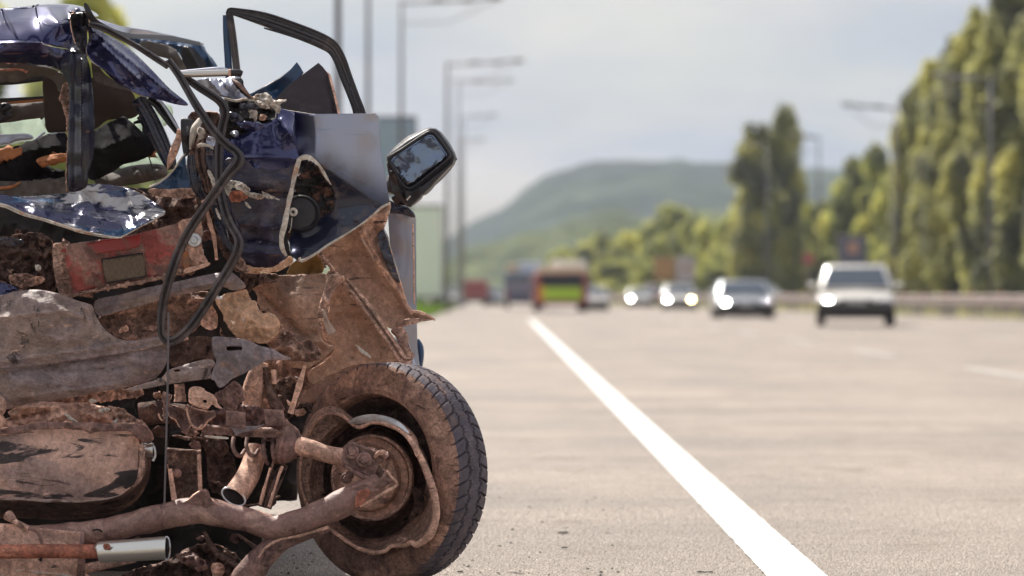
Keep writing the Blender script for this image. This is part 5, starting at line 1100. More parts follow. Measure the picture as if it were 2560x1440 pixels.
# ---- peeled boot lid fragment
S('boot_lid_fragment', [(-420, 450, .1), (-120, 470, .05), (0, 484, .0), (28, 491), (60, 491, .04), (130, 486, .06), (204, 476, .05), (222, 461, .04), (262, 461, .06), (325, 472, .05), (372, 497, .02), (413, 527, -.03), (394, 543, -.05), (350, 566, -.06), (300, 592, -.07), (270, 588, -.06), (200, 574, -.05), (120, 548, -.04), (60, 530, -.03), (0, 506, -.02), (-120, 490, 0), (-420, 520, .05)],
  m_peel, 7.55, ctrl=[(100, 510, -.0), (200, 520, .01), (300, 520, .03), (350, 530, .0), (260, 560, -.02)],
  creases=[(30, 495, 300, 560, .012, 12), (320, 480, 345, 560, .018, 8), (210, 480, 250, 520, -.02, 9), (390, 515, 300, 590, .01, 8)], crumple=(.014, 34), res=4.5, thick=.004, edge=m_cream, curl=.004)
T('boot_lid_edge', [(-420, 526, 7.56), (-120, 498, 7.53), (0, 512, 7.51), (60, 536, 7.50), (120, 553, 7.49), (200, 579, 7.48), (270, 592, 7.47), (305, 594, 7.46)], [3, 3.4, 4.5, 4, 3.4, 3, 2.6, 1.4], m_cream, prof=SEAL, wob=.3, n=8)
T('boot_lid_inner_fold', [(-200, 505, 7.57), (0, 500, 7.54), (50, 530, 7.53), (110, 548, 7.52), (190, 574, 7.51)], [5, 5, 4, 3, 2], m_rustred, prof=FLAT, wob=.4)

# ---- tail light
tl = S('tail_light', [(134, 622, .05), (152, 613, .0), (240, 600, 0), (330, 588, 0), (436, 560, 0), (450, 556, .0), (468, 672, .0), (440, 682, 0), (330, 706, 0), (240, 722, 0), (165, 737, 0), (148, 726, .03), (136, 680, .06)], m_redmud, 7.68, ctrl=[(160, 670, -.012), (300, 650, -.015), (440, 620, -.01)], crumple=(.0025, 40), res=6, thick=.09, edge=m_mud, round_=False)
S('red_lens', [(150, 628), (185, 616), (240, 604), (330, 590), (352, 586), (345, 616), (300, 626), (250, 634), (232, 650), (225, 690), (196, 696), (190, 640)], m_red, 7.661, jag=1.5, res=5, thick=.004, parent=tl)
S('reflector', [(256, 650), (352, 636), (360, 640), (364, 686), (358, 691), (274, 704), (264, 700), (254, 660)], m_lensplate, 7.655, res=6, thick=.008, parent=tl, round_=False)
T('reflector_surround', [(254, 648, 7.656), (356, 633, 7.656), (367, 690, 7.656), (264, 708, 7.656)], 2.2, m_dark, closed=True, smooth=False, parent=tl)
S('amber_lens', [(458, 630), (470, 628), (476, 670), (462, 680), (456, 660)], m_amber, 7.66, res=4, thick=.01, parent=tl, round_=False)
S('lens_lip', [(150, 740), (240, 722), (332, 704), (440, 682), (470, 672), (472, 680), (440, 690), (332, 713), (240, 730), (166, 746)], m_mud, 7.655, crumple=(.004, 10), jag=1, res=4, thick=.02, parent=tl)
S('lamp_end_cap', [(132, 614, .03), (150, 608), (166, 612), (176, 660), (182, 700), (176, 732), (158, 740), (146, 728), (134, 670)], m_mud, 7.665, ctrl=[(155, 670, -.012)], creases=[(150, 615, 160, 735, .006, 4)], crumple=(.004, 16), res=4.5, thick=.03, parent=tl)
mp_ = S('lamp_bracket', [(446, 556), (500, 550), (504, 600), (508, 632), (520, 654), (514, 664), (480, 676), (468, 680), (462, 620)], m_tan, 7.675, ctrl=[(485, 640, -.01)], crumple=(.005, 18), res=4, thick=.006, parent=tl, edge=m_cream)
bolt(486, 600, 7.66, 11, m_steel, car0)
S('lamp_bracket_foot', [(462, 672), (500, 662), (522, 656), (522, 664), (490, 676), (464, 684)], m_tan, 7.65, res=3.5, thick=.004)
S('black_box_end', [(-200, 570), (0, 590), (60, 584), (120, 590), (136, 640), (140, 720), (120, 730), (60, 722), (0, 728), (-200, 735)], m_muddark, 7.78, creases=[(10, 690, 120, 700, .03, 8), (20, 620, 110, 640, .02, 8)], crumple=(.022, 30), jag=2, res=5, edge=m_tan)
S('gap_shade_sheet', [(116, 590), (134, 620), (150, 730), (230, 745), (230, 770), (110, 730), (100, 600)], m_sootshade, 7.80, res=8)
for q, mm in (([(88, 662), (102, 666), (100, 678), (90, 674)], m_cream), ([(20, 690), (60, 684), (100, 700), (80, 716), (40, 716)], m_mud), ([(-10, 706), (30, 712), (44, 728), (20, 744), (-10, 748)], m_navy), ([(60, 700), (100, 690), (112, 704), (84, 712)], m_tan), ([(-10, 600), (30, 596), (60, 606), (20, 616)], m_navyd)):
    S('torn_flake', q, mm, 7.70, crumple=(.01, 14), jag=2, res=3.5)

# ---- bumper and lower body sheets
S('bumper_upper', [(-420, 770, 0), (-100, 750, 0), (0, 738, 0), (40, 728, -.01), (90, 724, -.02), (140, 732, -.02), (190, 750, -.02), (229, 764, -.03), (240, 790, -.02), (262, 822, -.01), (296, 846, 0), (335, 851, .01), (380, 843, .01), (410, 838, .01), (418, 858, .01), (330, 878, 0), (200, 900, 0), (80, 915, 0), (0, 922, 0), (-420, 960, 0)],
  m_mudgrey, 7.62, ctrl=[(100, 770, -.06), (60, 840, -.03), (200, 800, -.035), (180, 860, -.02), (0, 800, -.03), (-200, 830, -.03)], creases=[(0, 792, 228, 770, .012, 6), (60, 740, 228, 800, .010, 8), (0, 905, 400, 848, .010, 5), (228, 768, 300, 846, -.012, 6)], crumple=(.008, 60), res=5, thick=.006, edge=m_mud)
S('bumper_lower', [(-420, 950, 0), (0, 916, 0), (120, 900, 0), (260, 880, 0), (414, 850, .0), (424, 868, .0), (422, 890, .0), (404, 930, .01), (370, 955, .01), (320, 968, 0), (250, 980, 0), (150, 1000, 0), (60, 1016, .01), (0, 1026, .01), (-420, 1080, .02)],
  m_mudgrey, 7.66, ctrl=[(200, 930, -.04), (50, 960, -.04), (350, 910, -.03), (-200, 1000, -.04)], creases=[(0, 925, 412, 856, .014, 5), (150, 930, 330, 915, -.008, 5), (0, 1000, 330, 955, .01, 9)], crumple=(.006, 70), res=5, thick=.006, edge=m_mud)
S('bumper_bracket_edge', [(0, 1024), (150, 1000), (300, 972), (346, 968), (352, 992), (290, 1000), (220, 1010), (160, 1012), (60, 1018)], m_mud, 7.70, crumple=(.010, 20), jag=2.2, res=4, edge=m_tan)
S('lower_tongue', [(330, 968, .02), (400, 946, .01), (420, 926, 0), (460, 912, 0), (510, 899, 0), (532, 900, 0), (538, 912, 0), (528, 925, 0), (527, 945, 0), (500, 950, 0), (440, 958, 0), (380, 968, .01), (330, 978, .02)], m_mudgrey, 7.60, ctrl=[(460, 935, -.02)], creases=[(430, 930, 530, 912, .006, 6)], crumple=(.003, 30), res=4.2, edge=m_tan, holes=[[(432, 924), (444, 921), (454, 924), (446, 930), (434, 930)]])
S('upper_rail', [(238, 752, .03), (300, 736, .02), (380, 716, 0), (460, 700, 0), (520, 686, 0), (572, 680, 0), (590, 688, 0), (612, 710, 0), (608, 722, 0), (580, 726, 0), (556, 718, 0), (500, 728, 0), (430, 742, 0), (360, 762, 0), (290, 780, .02), (246, 790, .03)], m_mudgrey, 7.66, ctrl=[(400, 735, -.03), (560, 700, -.03), (500, 708, -.03)], creases=[(250, 768, 560, 700, .012, 5), (590, 690, 556, 718, .008, 4)], crumple=(.005, 30), res=4.5, thick=.006, edge=m_tan)
S('inner_sill_skin', [(246, 792), (330, 768), (420, 744), (500, 730), (545, 740), (548, 790), (540, 810), (528, 818), (505, 806), (480, 830), (410, 842), (335, 850), (296, 844), (264, 820)], m_mud, 7.74, ctrl=[(400, 790, .04)], creases=[(300, 780, 520, 745, .015, 8)], crumple=(.012, 34), jag=1, res=5, edge=m_tan)
for q in ([(298, 822), (308, 816), (320, 818), (318, 828), (300, 832)], [(362, 820), (376, 816), (390, 816), (384, 828), (370, 826)], [(500, 770), (530, 765), (545, 800), (538, 822), (522, 826), (504, 812)]):
    S('torn_flake', q, m_tan, 7.69, crumple=(.008, 12), jag=2, res=3.4)
T('sill_bar', [(418, 862, 7.64), (440, 852, 7.65), (470, 845, 7.66)], [5, 6, 4], m_mud, wob=.4)
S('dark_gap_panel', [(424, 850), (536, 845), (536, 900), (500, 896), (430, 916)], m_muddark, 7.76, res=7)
S('corroded_plate', [(536, 745), (560, 738), (600, 724), (618, 722), (624, 744), (640, 754), (650, 778), (672, 780), (694, 796), (700, 818), (694, 838), (676, 850), (652, 860), (620, 852), (586, 838), (562, 800), (548, 770)], m_mudlight, 7.67, ctrl=[(620, 790, -.03), (590, 770, -.01), (660, 820, -.02)], creases=[(580, 770, 680, 830, .008, 12)], crumple=(.008, 30), jag=2.2, res=4, thick=.006, edge=m_mud)
S('corroded_plate_return', [(536, 745), (548, 770), (562, 800), (588, 840), (570, 850), (548, 812), (534, 780)], m_sootshade, 7.70, res=5)
for k in range(14):
    x, y = 655 + k * 4.2 + random.uniform(-6, 6), 770 + k * 4.5 + random.uniform(-10, 10)
    q = [(x + random.uniform(-1, 1) + 5 * math.cos(t), y + 4 * math.sin(t)) for t in (0, 1.2, 2.4, 3.8, 5)]
    S('rust_crumb', q, m_mud, 7.68, jag=1, res=2.6, thick=.006)
S('slotted_plate', [(530, 846, 0), (545, 841, 0), (600, 846, 0), (625, 852, 0), (648, 864, 0), (680, 872, 0), (705, 886, .01), (728, 897, .02), (700, 901, .01), (670, 902, 0), (648, 912, 0), (610, 934, 0), (580, 948, 0), (560, 966, 0), (546, 968, 0), (536, 952, 0), (527, 946, 0), (534, 920, 0), (540, 902, 0), (532, 880, 0)],
  m_greyplate, 7.575, ctrl=[(600, 900, -.012), (560, 870, -.01)], creases=[(676, 870, 680, 904, -.006, 4), (548, 850, 552, 950, .004, 8)], crumple=(.003, 30), res=4, thick=.005, edge=m_mud, holes=[[(565, 868), (570, 865), (602, 866), (606, 870), (604, 876), (568, 877), (564, 873)]])
S('mud_lump', [(668, 852), (700, 820), (730, 830), (770, 850), (800, 870), (800, 896), (770, 905), (720, 900), (690, 880)], m_mud, 7.72, ctrl=[(735, 870, -.04)], crumple=(.022, 26), jag=2, res=4.5)
S('mud_lump', [(560, 800), (580, 810), (600, 844), (570, 844), (550, 830)], m_mud, 7.72, crumple=(.015, 20), jag=2, res=4)
S('pillar_foot', [(606, 660), (640, 680), (700, 690), (640, 716), (620, 730), (600, 700)], m_muddark, 7.74, crumple=(.02, 22), jag=2, res=4, edge=m_mud)
S('back_mud_sheet', [(640, 900), (700, 890), (780, 900), (790, 930), (765, 980), (740, 1020), (700, 1060), (640, 1040), (620, 980)], m_mud, 7.92, creases=[(700, 900, 690, 1040, .03, 8)], crumple=(.018, 36), res=5, jag=2)

# ---- suspension clutter
T('damper_tube', [(652, 905, 7.72), (640, 950, 7.72), (632, 1000, 7.72), (632, 1040, 7.72)], [18, 28, 27, 26], m_tan, wob=.12)
S('damper_flap', [(612, 964), (628, 958), (650, 940), (640, 960), (622, 972), (616, 984)], m_tan, 7.66, jag=1.2, res=3.4)
T('brake_hose', [(664, 918, 7.70), (668, 945, 7.70), (672, 970, 7.70), (690, 1010, 7.70), (700, 1030, 7.70)], [8, 7, 11, 15, 14], m_muddark, wob=.3)
for yy_ in (934, 946, 958): T('hose_rib', [(657, yy_, 7.705), (675, yy_ - 2, 7.705)], 4, m_muddark, smooth=False)
T('bolt_stub', [(684, 925, 7.70), (686, 960, 7.70)], [7, 6], m_tan)
T('thin_strip', [(762, 914, 7.64), (752, 950, 7.64), (740, 990, 7.64), (726, 1034, 7.64)], [4, 6, 6.5, 7], m_tan, prof=FLAT, wob=.25)
S('strip_tab', [(716, 1000), (724, 1004), (730, 1012), (722, 1014)], m_tan, 7.63, res=3)
S('back_strut', [(690, 960), (740, 940), (752, 970), (730, 1040), (700, 1040)], m_muddark, 7.8, crumple=(.02, 20), res=5)
S('hole_bracket', [(474, 972), (486, 966), (502, 968), (512, 976), (524, 982), (540, 994), (545, 1008), (556, 1022), (540, 1018), (530, 1012), (518, 1024), (502, 1020), (486, 1014), (474, 1008), (471, 990)], m_tan, 7.56, ctrl=[(505, 995, -.012)], creases=[(474, 1006, 520, 1020, .006, 4)], crumple=(.004, 16), res=3.2, thick=.005, jag=.6, holes=[[(512 + 6 * math.cos(t), 1004 + 5 * math.sin(t)) for t in [i * .785 for i in range(8)]]])
S('cup_bracket', [(466, 1012), (480, 1020), (500, 1026), (524, 1030), (536, 1026), (538, 1040), (520, 1050), (506, 1068), (494, 1072), (480, 1064), (470, 1042)], m_rust, 7.58, ctrl=[(505, 1042, .03)], crumple=(.004, 14), res=3.2, thick=.005, edge=m_tan)
T('cup_bracket_lip', [(466, 1016, 7.56), (470, 1040, 7.56), (480, 1062, 7.56), (494, 1071, 7.56), (506, 1062, 7.56)], 2.6, m_tan)
S('small_bracket', [(406, 980), (416, 985), (428, 990), (424, 1010), (418, 1030), (416, 1052), (408, 1050), (408, 1020)], m_rust, 7.56, crumple=(.008, 12), jag=1.5, res=3.2, edge=m_tan)
S('small_bracket', [(420, 1014), (448, 1018), (470, 1030), (476, 1060), (466, 1080), (456, 1078), (440, 1050), (424, 1040)], m_rust, 7.62, ctrl=[(450, 1045, .02)], creases=[(424, 1038, 462, 1080, .01, 3)], crumple=(.006, 14), res=3.4, edge=m_tan)
T('hook_wire', [(396, 1034, 7.58), (402, 1048, 7.58), (414, 1054, 7.58)], 2.2, m_tan)
T('stub_tube', [(448, 960, 7.66), (450, 985, 7.66), (450, 1004, 7.66)], [13, 13, 16], m_mud)
T('stub_collar', [(436, 992, 7.66), (464, 990, 7.66)], 5, m_tan, smooth=False)
S('hanger_plate', [(536, 988), (560, 972), (580, 956), (596, 962), (606, 984), (612, 1000), (598, 1010), (586, 1030), (570, 1024), (548, 1006)], m_rust, 7.60, ctrl=[(575, 995, -.01)], crumple=(.008, 18), res=3.6, thick=.006)
bolt(574, 1000, 7.58, 5, m_rust, car0)
T('hook_ring', [(588, 958, 7.60), (600, 966, 7.59), (606, 980, 7.59), (600, 990, 7.59), (588, 980, 7.60)], 3.6, m_rust)
S('clamp_rail', [(508, 1062, 0), (560, 1066, 0), (620, 1074, 0), (700, 1078, 0), (712, 1066, 0), (714, 1080, 0), (706, 1094, 0), (620, 1092, 0), (540, 1086, 0), (510, 1084, 0)], m_rust, 7.60, creases=[(510, 1066, 708, 1080, .008, 4)], crumple=(.003, 16), res=4, thick=.012)
S('clamp_back', [(520, 1040), (560, 1018), (600, 1010), (660, 1022), (706, 1040), (712, 1070), (660, 1074), (620, 1074), (560, 1068), (530, 1062)], m_rust, 7.66, creases=[(580, 1020, 590, 1080, .02, 8)], crumple=(.016, 24), res=4, jag=1)
S('clamp_plate', [(565, 1026, 0), (613, 1030, 0), (614, 1060, 0), (612, 1072, 0), (564, 1064, 0)], m_rust, 7.56, crumple=(.0015, 20), res=5, thick=.008, round_=False)
bolt(587, 1046, 7.55, 6, m_rust, car0)
S('clamp_plate', [(658, 1022, 0), (708, 1026, 0), (714, 1060, 0), (712, 1066, 0), (664, 1060, 0)], m_rust, 7.56, crumple=(.0015, 20), res=5, thick=.008, round_=False)
bolt(684, 1049, 7.55, 6, m_rust, car0)
S('clamp_tail', [(580, 1066), (640, 1066), (660, 1060), (640, 1074), (600, 1084), (592, 1090), (584, 1078)], m_greyplate, 7.58, res=4, thick=.004)
S('bright_shim', [(514, 1088), (540, 1090), (568, 1093), (566, 1098), (516, 1094)], m_cream, 7.58, res=3, thick=.003)
for x0 in (584, 618):
    T('coil_spring_turn', [(x0, 1094, 7.66), (x0 - 2, 1115, 7.64), (x0 + 6, 1135, 7.63), (x0 + 18, 1139, 7.64), (x0 + 28, 1126, 7.68)], 5.2, m_rust)
for x0 in (660, 684, 700):
    T('coil_spring_turn', [(x0, 1094, 7.64), (x0 - 2, 1120, 7.62), (x0 + 2, 1146, 7.62), (x0 + 10, 1160, 7.66)], [5, 6, 6, 4], m_rust)
T('spring_seat', [(700, 1096, 7.66), (703, 1130, 7.66), (706, 1164, 7.66)], [10, 12, 8], m_rust)
S('spring_pad', [(520, 1090), (560, 1100), (572, 1120), (560, 1140), (545, 1138), (528, 1116)], m_muddark, 7.72, ctrl=[(545, 1115, -.02)], crumple=(.01, 14), res=4)
ax_ = (P(900, 1160, 7.62) - P(726, 1115, 7.64))
lathe('axle_flange', [(.001, -.03), (.040, -.03), (.050, -.02), (.052, .0), (.046, .012), (.034, .022), (.030, .03)], P(724, 1112, 7.64), ax_, m_rust, car0, seg=28)
lathe('axle_collar', [(.046, -.012), (.056, -.008), (.056, .0), (.046, .004)], P(716, 1110, 7.64), ax_, m_rust, car0, seg=28)
S('flange_gusset', [(706, 1060), (722, 1054), (744, 1080), (740, 1100), (716, 1096)], m_rust, 7.62, crumple=(.006, 12), res=4, thick=.01)
T('upper_link', [(732, 1112, 7.63), (770, 1120, 7.62), (820, 1136, 7.61), (870, 1146, 7.60), (884, 1150, 7.60)], [24, 23, 22, 24, 24], m_tan, wob=.02)
S('link_clevis', [(858, 1124, 0), (880, 1104, 0), (900, 1112, 0), (930, 1122, 0), (960, 1134, 0), (972, 1140, 0), (958, 1150, 0), (948, 1160, 0), (936, 1186, 0), (926, 1196, 0), (890, 1178, 0), (856, 1158, 0)], m_rust, 7.545, ctrl=[(900, 1150, -.012)], creases=[(862, 1158, 930, 1194, .01, 4), (880, 1108, 965, 1140, .008, 4)], crumple=(.004, 20), res=4, thick=.025)
bolt(880, 1130, 7.525, 11, m_rust, car0); bolt(910, 1150, 7.515, 12, m_rust, car0)
T('clevis_ring', [(910 + 17 * math.cos(t), 1150 + 17 * math.sin(t), 7.525) for t in [i * .785 for i in range(8)]], 3.4, m_rust, closed=True)
T('clevis_end', [(936, 1142, 7.54), (952, 1130, 7.53), (964, 1132, 7.53)], [5, 6, 5], m_tan)
T('clevis_stub', [(930, 1166, 7.58), (946, 1184, 7.58), (966, 1200, 7.58)], [18, 16, 12], m_muddark)
T('clevis_lower_edge', [(860, 1162, 7.53), (890, 1182, 7.53), (920, 1196, 7.53), (934, 1188, 7.53)], [5, 7, 7, 4], m_rust)
bolt(866, 1196, 7.62, 9, m_rust, car0); bolt(874, 1188, 7.60, 7, m_rust, car0)
# trailing arm: long pressed beam
T('trailing_arm', [(-420, 1420, 7.58), (0, 1352, 7.58), (120, 1344, 7.57), (220, 1334, 7.56), (320, 1314, 7.55), (420, 1288, 7.54), (500, 1276, 7.53), (560, 1288, 7.53), (620, 1300, 7.52), (680, 1318, 7.52), (740, 1308, 7.51), (800, 1284, 7.51), (860, 1256, 7.52), (910, 1230, 7.53), (950, 1208, 7.54)],
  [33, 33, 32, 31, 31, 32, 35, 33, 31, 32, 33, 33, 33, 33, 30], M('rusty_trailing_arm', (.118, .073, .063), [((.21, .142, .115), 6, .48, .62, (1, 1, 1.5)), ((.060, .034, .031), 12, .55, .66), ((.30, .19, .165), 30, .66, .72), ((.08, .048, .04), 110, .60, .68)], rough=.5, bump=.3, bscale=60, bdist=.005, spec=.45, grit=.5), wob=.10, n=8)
S('arm_gusset', [(440, 1270, .02), (470, 1250, 0), (505, 1224, -.01), (520, 1226, -.01), (530, 1250, 0), (560, 1278, .01), (540, 1300, .01), (460, 1300, .02)], m_rust, 7.50, creases=[(512, 1226, 520, 1290, .012, 8)], crumple=(.003, 20), res=4, thick=.008, edge=m_tan)
S('arm_end_box', [(904, 1250, 0), (950, 1222, 0), (985, 1204, 0), (992, 1210, 0), (968, 1180, 0), (966, 1176, 0), (950, 1196, 0), (920, 1206, 0), (880, 1216, 0), (870, 1232, 0)], m_rust, 7.50, crumple=(.004, 14), res=4, thick=.006, round_=False)
T('arm_end_edge', [(966, 1176, 7.49), (980, 1194, 7.49), (992, 1212, 7.49), (960, 1232, 7.49), (900, 1266, 7.49)], [3, 3, 4, 4, 3], m_tan)
S('rust_patch', [(890, 1234), (910, 1224), (926, 1226), (920, 1244), (900, 1264), (888, 1268)], m_rustred, 7.478, jag=2, res=3.4, thick=.002)
T('trailing_arm_lower', [(820, 1320, 7.54), (740, 1344, 7.53), (690, 1362, 7.53), (650, 1400, 7.54), (620, 1440, 7.55), (590, 1480, 7.56)], [9, 18, 26, 34, 36, 36], m_rust, wob=.1, n=8)
T('arm_seam', [(820, 1318, 7.50), (760, 1336, 7.49), (700, 1350, 7.49), (664, 1370, 7.49), (646, 1394, 7.49)], 3, m_tan, wob=.5)
bolt(480, 1316, 7.49, 5, m_sootshade, car0, washer=False)
T('arm_scratch_clip', [(232, 1326, 7.50), (246, 1324, 7.49), (256, 1330, 7.49)], 2.4, m_sootshade)

# ---- channel bracket, tailpipe and struts in the dark middle
S('channel_bracket', [(416, 1126, 0), (430, 1120, 0), (470, 1124, 0), (502, 1130, 0), (504, 1180, 0), (506, 1222, 0), (508, 1244, 0), (460, 1252, 0), (430, 1252, 0), (424, 1190, 0)], m_muddark, 7.64, ctrl=[(465, 1180, .02)], creases=[(430, 1180, 438, 1250, .02, 4), (496, 1135, 498, 1235, .022, 4), (420, 1124, 500, 1128, .015, 4)], crumple=(.003, 20), res=4, thick=.008, edge=m_tan)
T('bracket_flange', [(425, 1172, 7.60), (430, 1210, 7.60), (436, 1250, 7.60)], [5, 6, 7], m_tan, prof=FLAT)
T('bracket_flange', [(497, 1136, 7.60), (499, 1180, 7.60), (501, 1226, 7.60)], [4, 5, 5], m_tan, prof=FLAT)
bolt(443, 1183, 7.63, 7, m_rust, car0)
tp = T('tail_pipe', [(640, 1120, 7.72), (634, 1150, 7.70), (622, 1185, 7.67), (604, 1216, 7.63), (584, 1244, 7.60)], [26, 27, 29, 30, 31], m_tan, cap=False, n=8)
T('pipe_rim', [(584 + 29 * math.cos(t) - 2 * math.sin(t), 1242 + 19 * math.sin(t) + 12 * math.cos(t), 7.585) for t in [i * .524 for i in range(12)]], 2.6, m_steel, parent=tp, closed=True)
S('pipe_bore', [(584 + 27 * math.cos(t), 1243 + 17 * math.sin(t) + 11 * math.cos(t)) for t in [i * .524 for i in range(12)]], m_sootshade, 7.60, res=6, parent=tp)
T('square_strut', [(700, 1160, 7.66), (690, 1190, 7.65), (672, 1235, 7.63), (662, 1268, 7.62)], [20, 19, 18, 17], m_muddark, prof=CHANNEL)
T('strut_edge', [(706, 1166, 7.62), (690, 1210, 7.61), (672, 1268, 7.60)], 3.6, m_tan, wob=.5)
T('strut_edge', [(676, 1170, 7.62), (664, 1210, 7.61), (650, 1262, 7.60)], 3, m_tan, wob=.5)
T('cross_wire', [(600, 1262, 7.64), (640, 1262, 7.66), (700, 1240, 7.68)], 3, m_muddark)
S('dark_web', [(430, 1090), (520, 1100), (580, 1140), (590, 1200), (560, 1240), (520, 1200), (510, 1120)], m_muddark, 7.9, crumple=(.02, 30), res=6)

# ---- fuel tank
tk = S('fuel_tank', [(-420, 1090, 0), (-100, 1084, 0), (0, 1080, 0), (60, 1076, 0), (150, 1072, 0), (220, 1076, 0), (290, 1074, 0), (330, 1078, 0), (344, 1092, .01), (352, 1130, .02), (354, 1170, .02), (346, 1196, .02), (326, 1220, .01), (300, 1238, 0), (260, 1248, 0), (200, 1254, 0), (120, 1250, 0), (60, 1252, 0), (0, 1250, 0), (-420, 1262, 0)],
  m_tank, 7.58, ctrl=[(100, 1160, -.02), (250, 1160, -.02), (-200, 1160, -.02)], creases=[(183, 1080, 185, 1252, .003, 4), (50, 1140, 52, 1240, .002, 5)], crumple=(.004, 60), res=5.5, thick=.03, edge=m_mud)
S('tank_side', [(-420, 1258, 0), (0, 1248, 0), (120, 1250, 0), (200, 1254, 0), (262, 1248, 0), (302, 1238, 0), (328, 1220, 0), (346, 1196, 0), (354, 1170, 0), (356, 1100, .02), (372, 1092, .10), (378, 1150, .12), (368, 1210, .14), (330, 1262, .16), (260, 1290, .18), (160, 1300, .18), (0, 1296, .18), (-420, 1310, .18)], m_muddark, 7.60, creases=[(354, 1120, 352, 1180, .01, 5)], crumple=(.004, 30), res=5.5, thick=.01, parent=tk)
T('tank_seam', [(-420, 1252, 7.56), (0, 1248, 7.56), (70, 1250, 7.555), (150, 1252, 7.555), (200, 1254, 7.555), (260, 1248, 7.56), (302, 1238, 7.565)], [2.6, 3.2, 3, 3, 2, 2, 1], M('chipped_seam', (.35, .26, .23), [((.15, .09, .07), 20, .5, .6)], rough=.6, bump=.3), wob=.6, n=7, parent=tk)
S('tank_flange', [(-420, 1078, 0), (-100, 1076, 0), (0, 1072, 0), (60, 1062, 0), (110, 1056, 0), (200, 1056, 0), (290, 1058, 0), (340, 1060, 0), (364, 1064, .02), (382, 1082, .04), (384, 1100, .05), (366, 1108, .04), (340, 1094, .01), (318, 1078, 0), (240, 1080, 0), (226, 1086, 0), (200, 1074, 0), (120, 1072, 0), (60, 1078, 0), (0, 1086, 0), (-420, 1096, 0)], m_rust, 7.555, ctrl=[(200, 1066, -.01)], crumple=(.005, 24), jag=1.2, res=4, edge=m_tan, thick=.008, parent=tk)
T('tank_end_fold', [(352, 1112, 7.56), (356, 1150, 7.56), (350, 1190, 7.56), (330, 1216, 7.56)], [8, 9, 8, 6], m_mud, wob=.4, parent=tk)
S('tank_end_hole', [(322, 1190), (334, 1186), (342, 1196), (330, 1214), (312, 1222), (310, 1206)], m_sootshade, 7.545, res=4, jag=1, parent=tk)
T('chrome_spigot', [(352, 1124, 7.62), (370, 1126, 7.62), (384, 1126, 7.62)], [19, 18, 19], m_chrome, smooth=False)
T('spigot_rim', [(378, 1110, 7.62), (386, 1120, 7.61), (388, 1140, 7.61), (382, 1152, 7.61)], [4, 3, 3, 4], m_steel)
S('strap_debris', [(-300, 1060), (0, 1050), (20, 1030), (60, 1012), (110, 1004), (160, 1006), (220, 1008), (264, 1018), (280, 1030), (284, 1056), (200, 1060), (100, 1060), (0, 1074), (-300, 1084)], m_tan, 7.64, ctrl=[(150, 1035, -.03)], creases=[(20, 1050, 120, 1030, -.02, 6), (160, 1010, 250, 1050, .015, 6), (60, 1020, 150, 1015, .012, 5)], crumple=(.012, 30), jag=1, res=4.2, edge=m_mud)
S('strap_debris', [(270, 1016), (290, 1018), (320, 1030), (340, 1046), (362, 1058), (356, 1066), (320, 1062), (284, 1056)], m_mud, 7.60, crumple=(.014, 16), jag=2, res=3.6)
S('bright_sliver', [(160, 1034), (172, 1038), (196, 1058), (184, 1056), (170, 1046)], m_cream, 7.58, ctrl=[(178, 1048, -.01)], res=3, jag=.8)
for q in ([(246, 1024), (262, 1020), (274, 1026), (256, 1032)], [(284, 1050), (294, 1050), (292, 1058), (282, 1058)], [(224, 1000), (240, 998), (242, 1006), (226, 1008)], [(306, 1056), (322, 1058), (318, 1062), (304, 1060)]):
    S('torn_flake', q, m_cream, 7.59, jag=1.6, res=3, crumple=(.006, 8))
T('rolled_edge', [(-10, 985, 7.60), (0, 1000, 7.60), (6, 1012, 7.60), (0, 1030, 7.60), (-20, 1034, 7.60)], [6, 9, 10, 8, 5], m_mud, wob=.3)
T('rolled_edge', [(-10, 1036, 7.60), (2, 1046, 7.60), (6, 1058, 7.60), (-6, 1070, 7.60)], [6, 8, 8, 5], m_tan, wob=.3)
S('void_shade_sheet', [(340, 960), (420, 960), (420, 1120), (380, 1130), (376, 1080), (340, 1030)], m_sootshade, 7.9, res=8, crumple=(.02, 30))
T('rear_beam_tube', [(350, 1036, 7.86), (400, 1030, 7.86), (460, 1040, 7.86)], 30, m_muddark, wob=.2)

# ---- silencer box, rod and sleeve
sb = S('silencer_box', [(-420, 1300, 0), (0, 1308, 0), (60, 1316, 0), (140, 1324, 0), (200, 1330, 0), (207, 1338, 0), (206, 1366, 0), (202, 1420, 0), (200, 1475, 0), (-420, 1475, 0)], m_mudgrey if False else m_tan, 7.50, ctrl=[(60, 1390, -.05), (-200, 1390, -.05)], crumple=(.003, 60), res=6, thick=.05)
T('silencer_end_lip', [(206, 1330, 7.49), (204, 1380, 7.47), (203, 1420, 7.48), (200, 1475, 7.50)], [4, 7, 10, 10], m_rust, prof=FLAT, parent=sb)
T('silencer_seam', [(-420, 1424, 7.44), (0, 1426, 7.44), (100, 1432, 7.445), (180, 1440, 7.46)], 2.2, m_cream, parent=sb)
T('brake_pipe', [(20, 1290, 7.50), (36, 1302, 7.47), (54, 1314, 7.46), (70, 1322, 7.46)], [12, 9, 9, 8], m_mud, wob=.3)
T('brake_pipe', [(70, 1322, 7.46), (90, 1328, 7.45), (100, 1344, 7.45), (108, 1368, 7.45)], [4, 4, 4, 5], m_rust)
T('rusty_rod', [(-420, 1385, 7.40), (0, 1379, 7.39), (120, 1378, 7.39), (250, 1379, 7.39)], [18, 18, 18, 18], m_rustred, smooth=False, wob=.03)
T('rod_drip', [(100, 1396, 7.38), (104, 1404, 7.38)], [6, 2], m_sootshade)
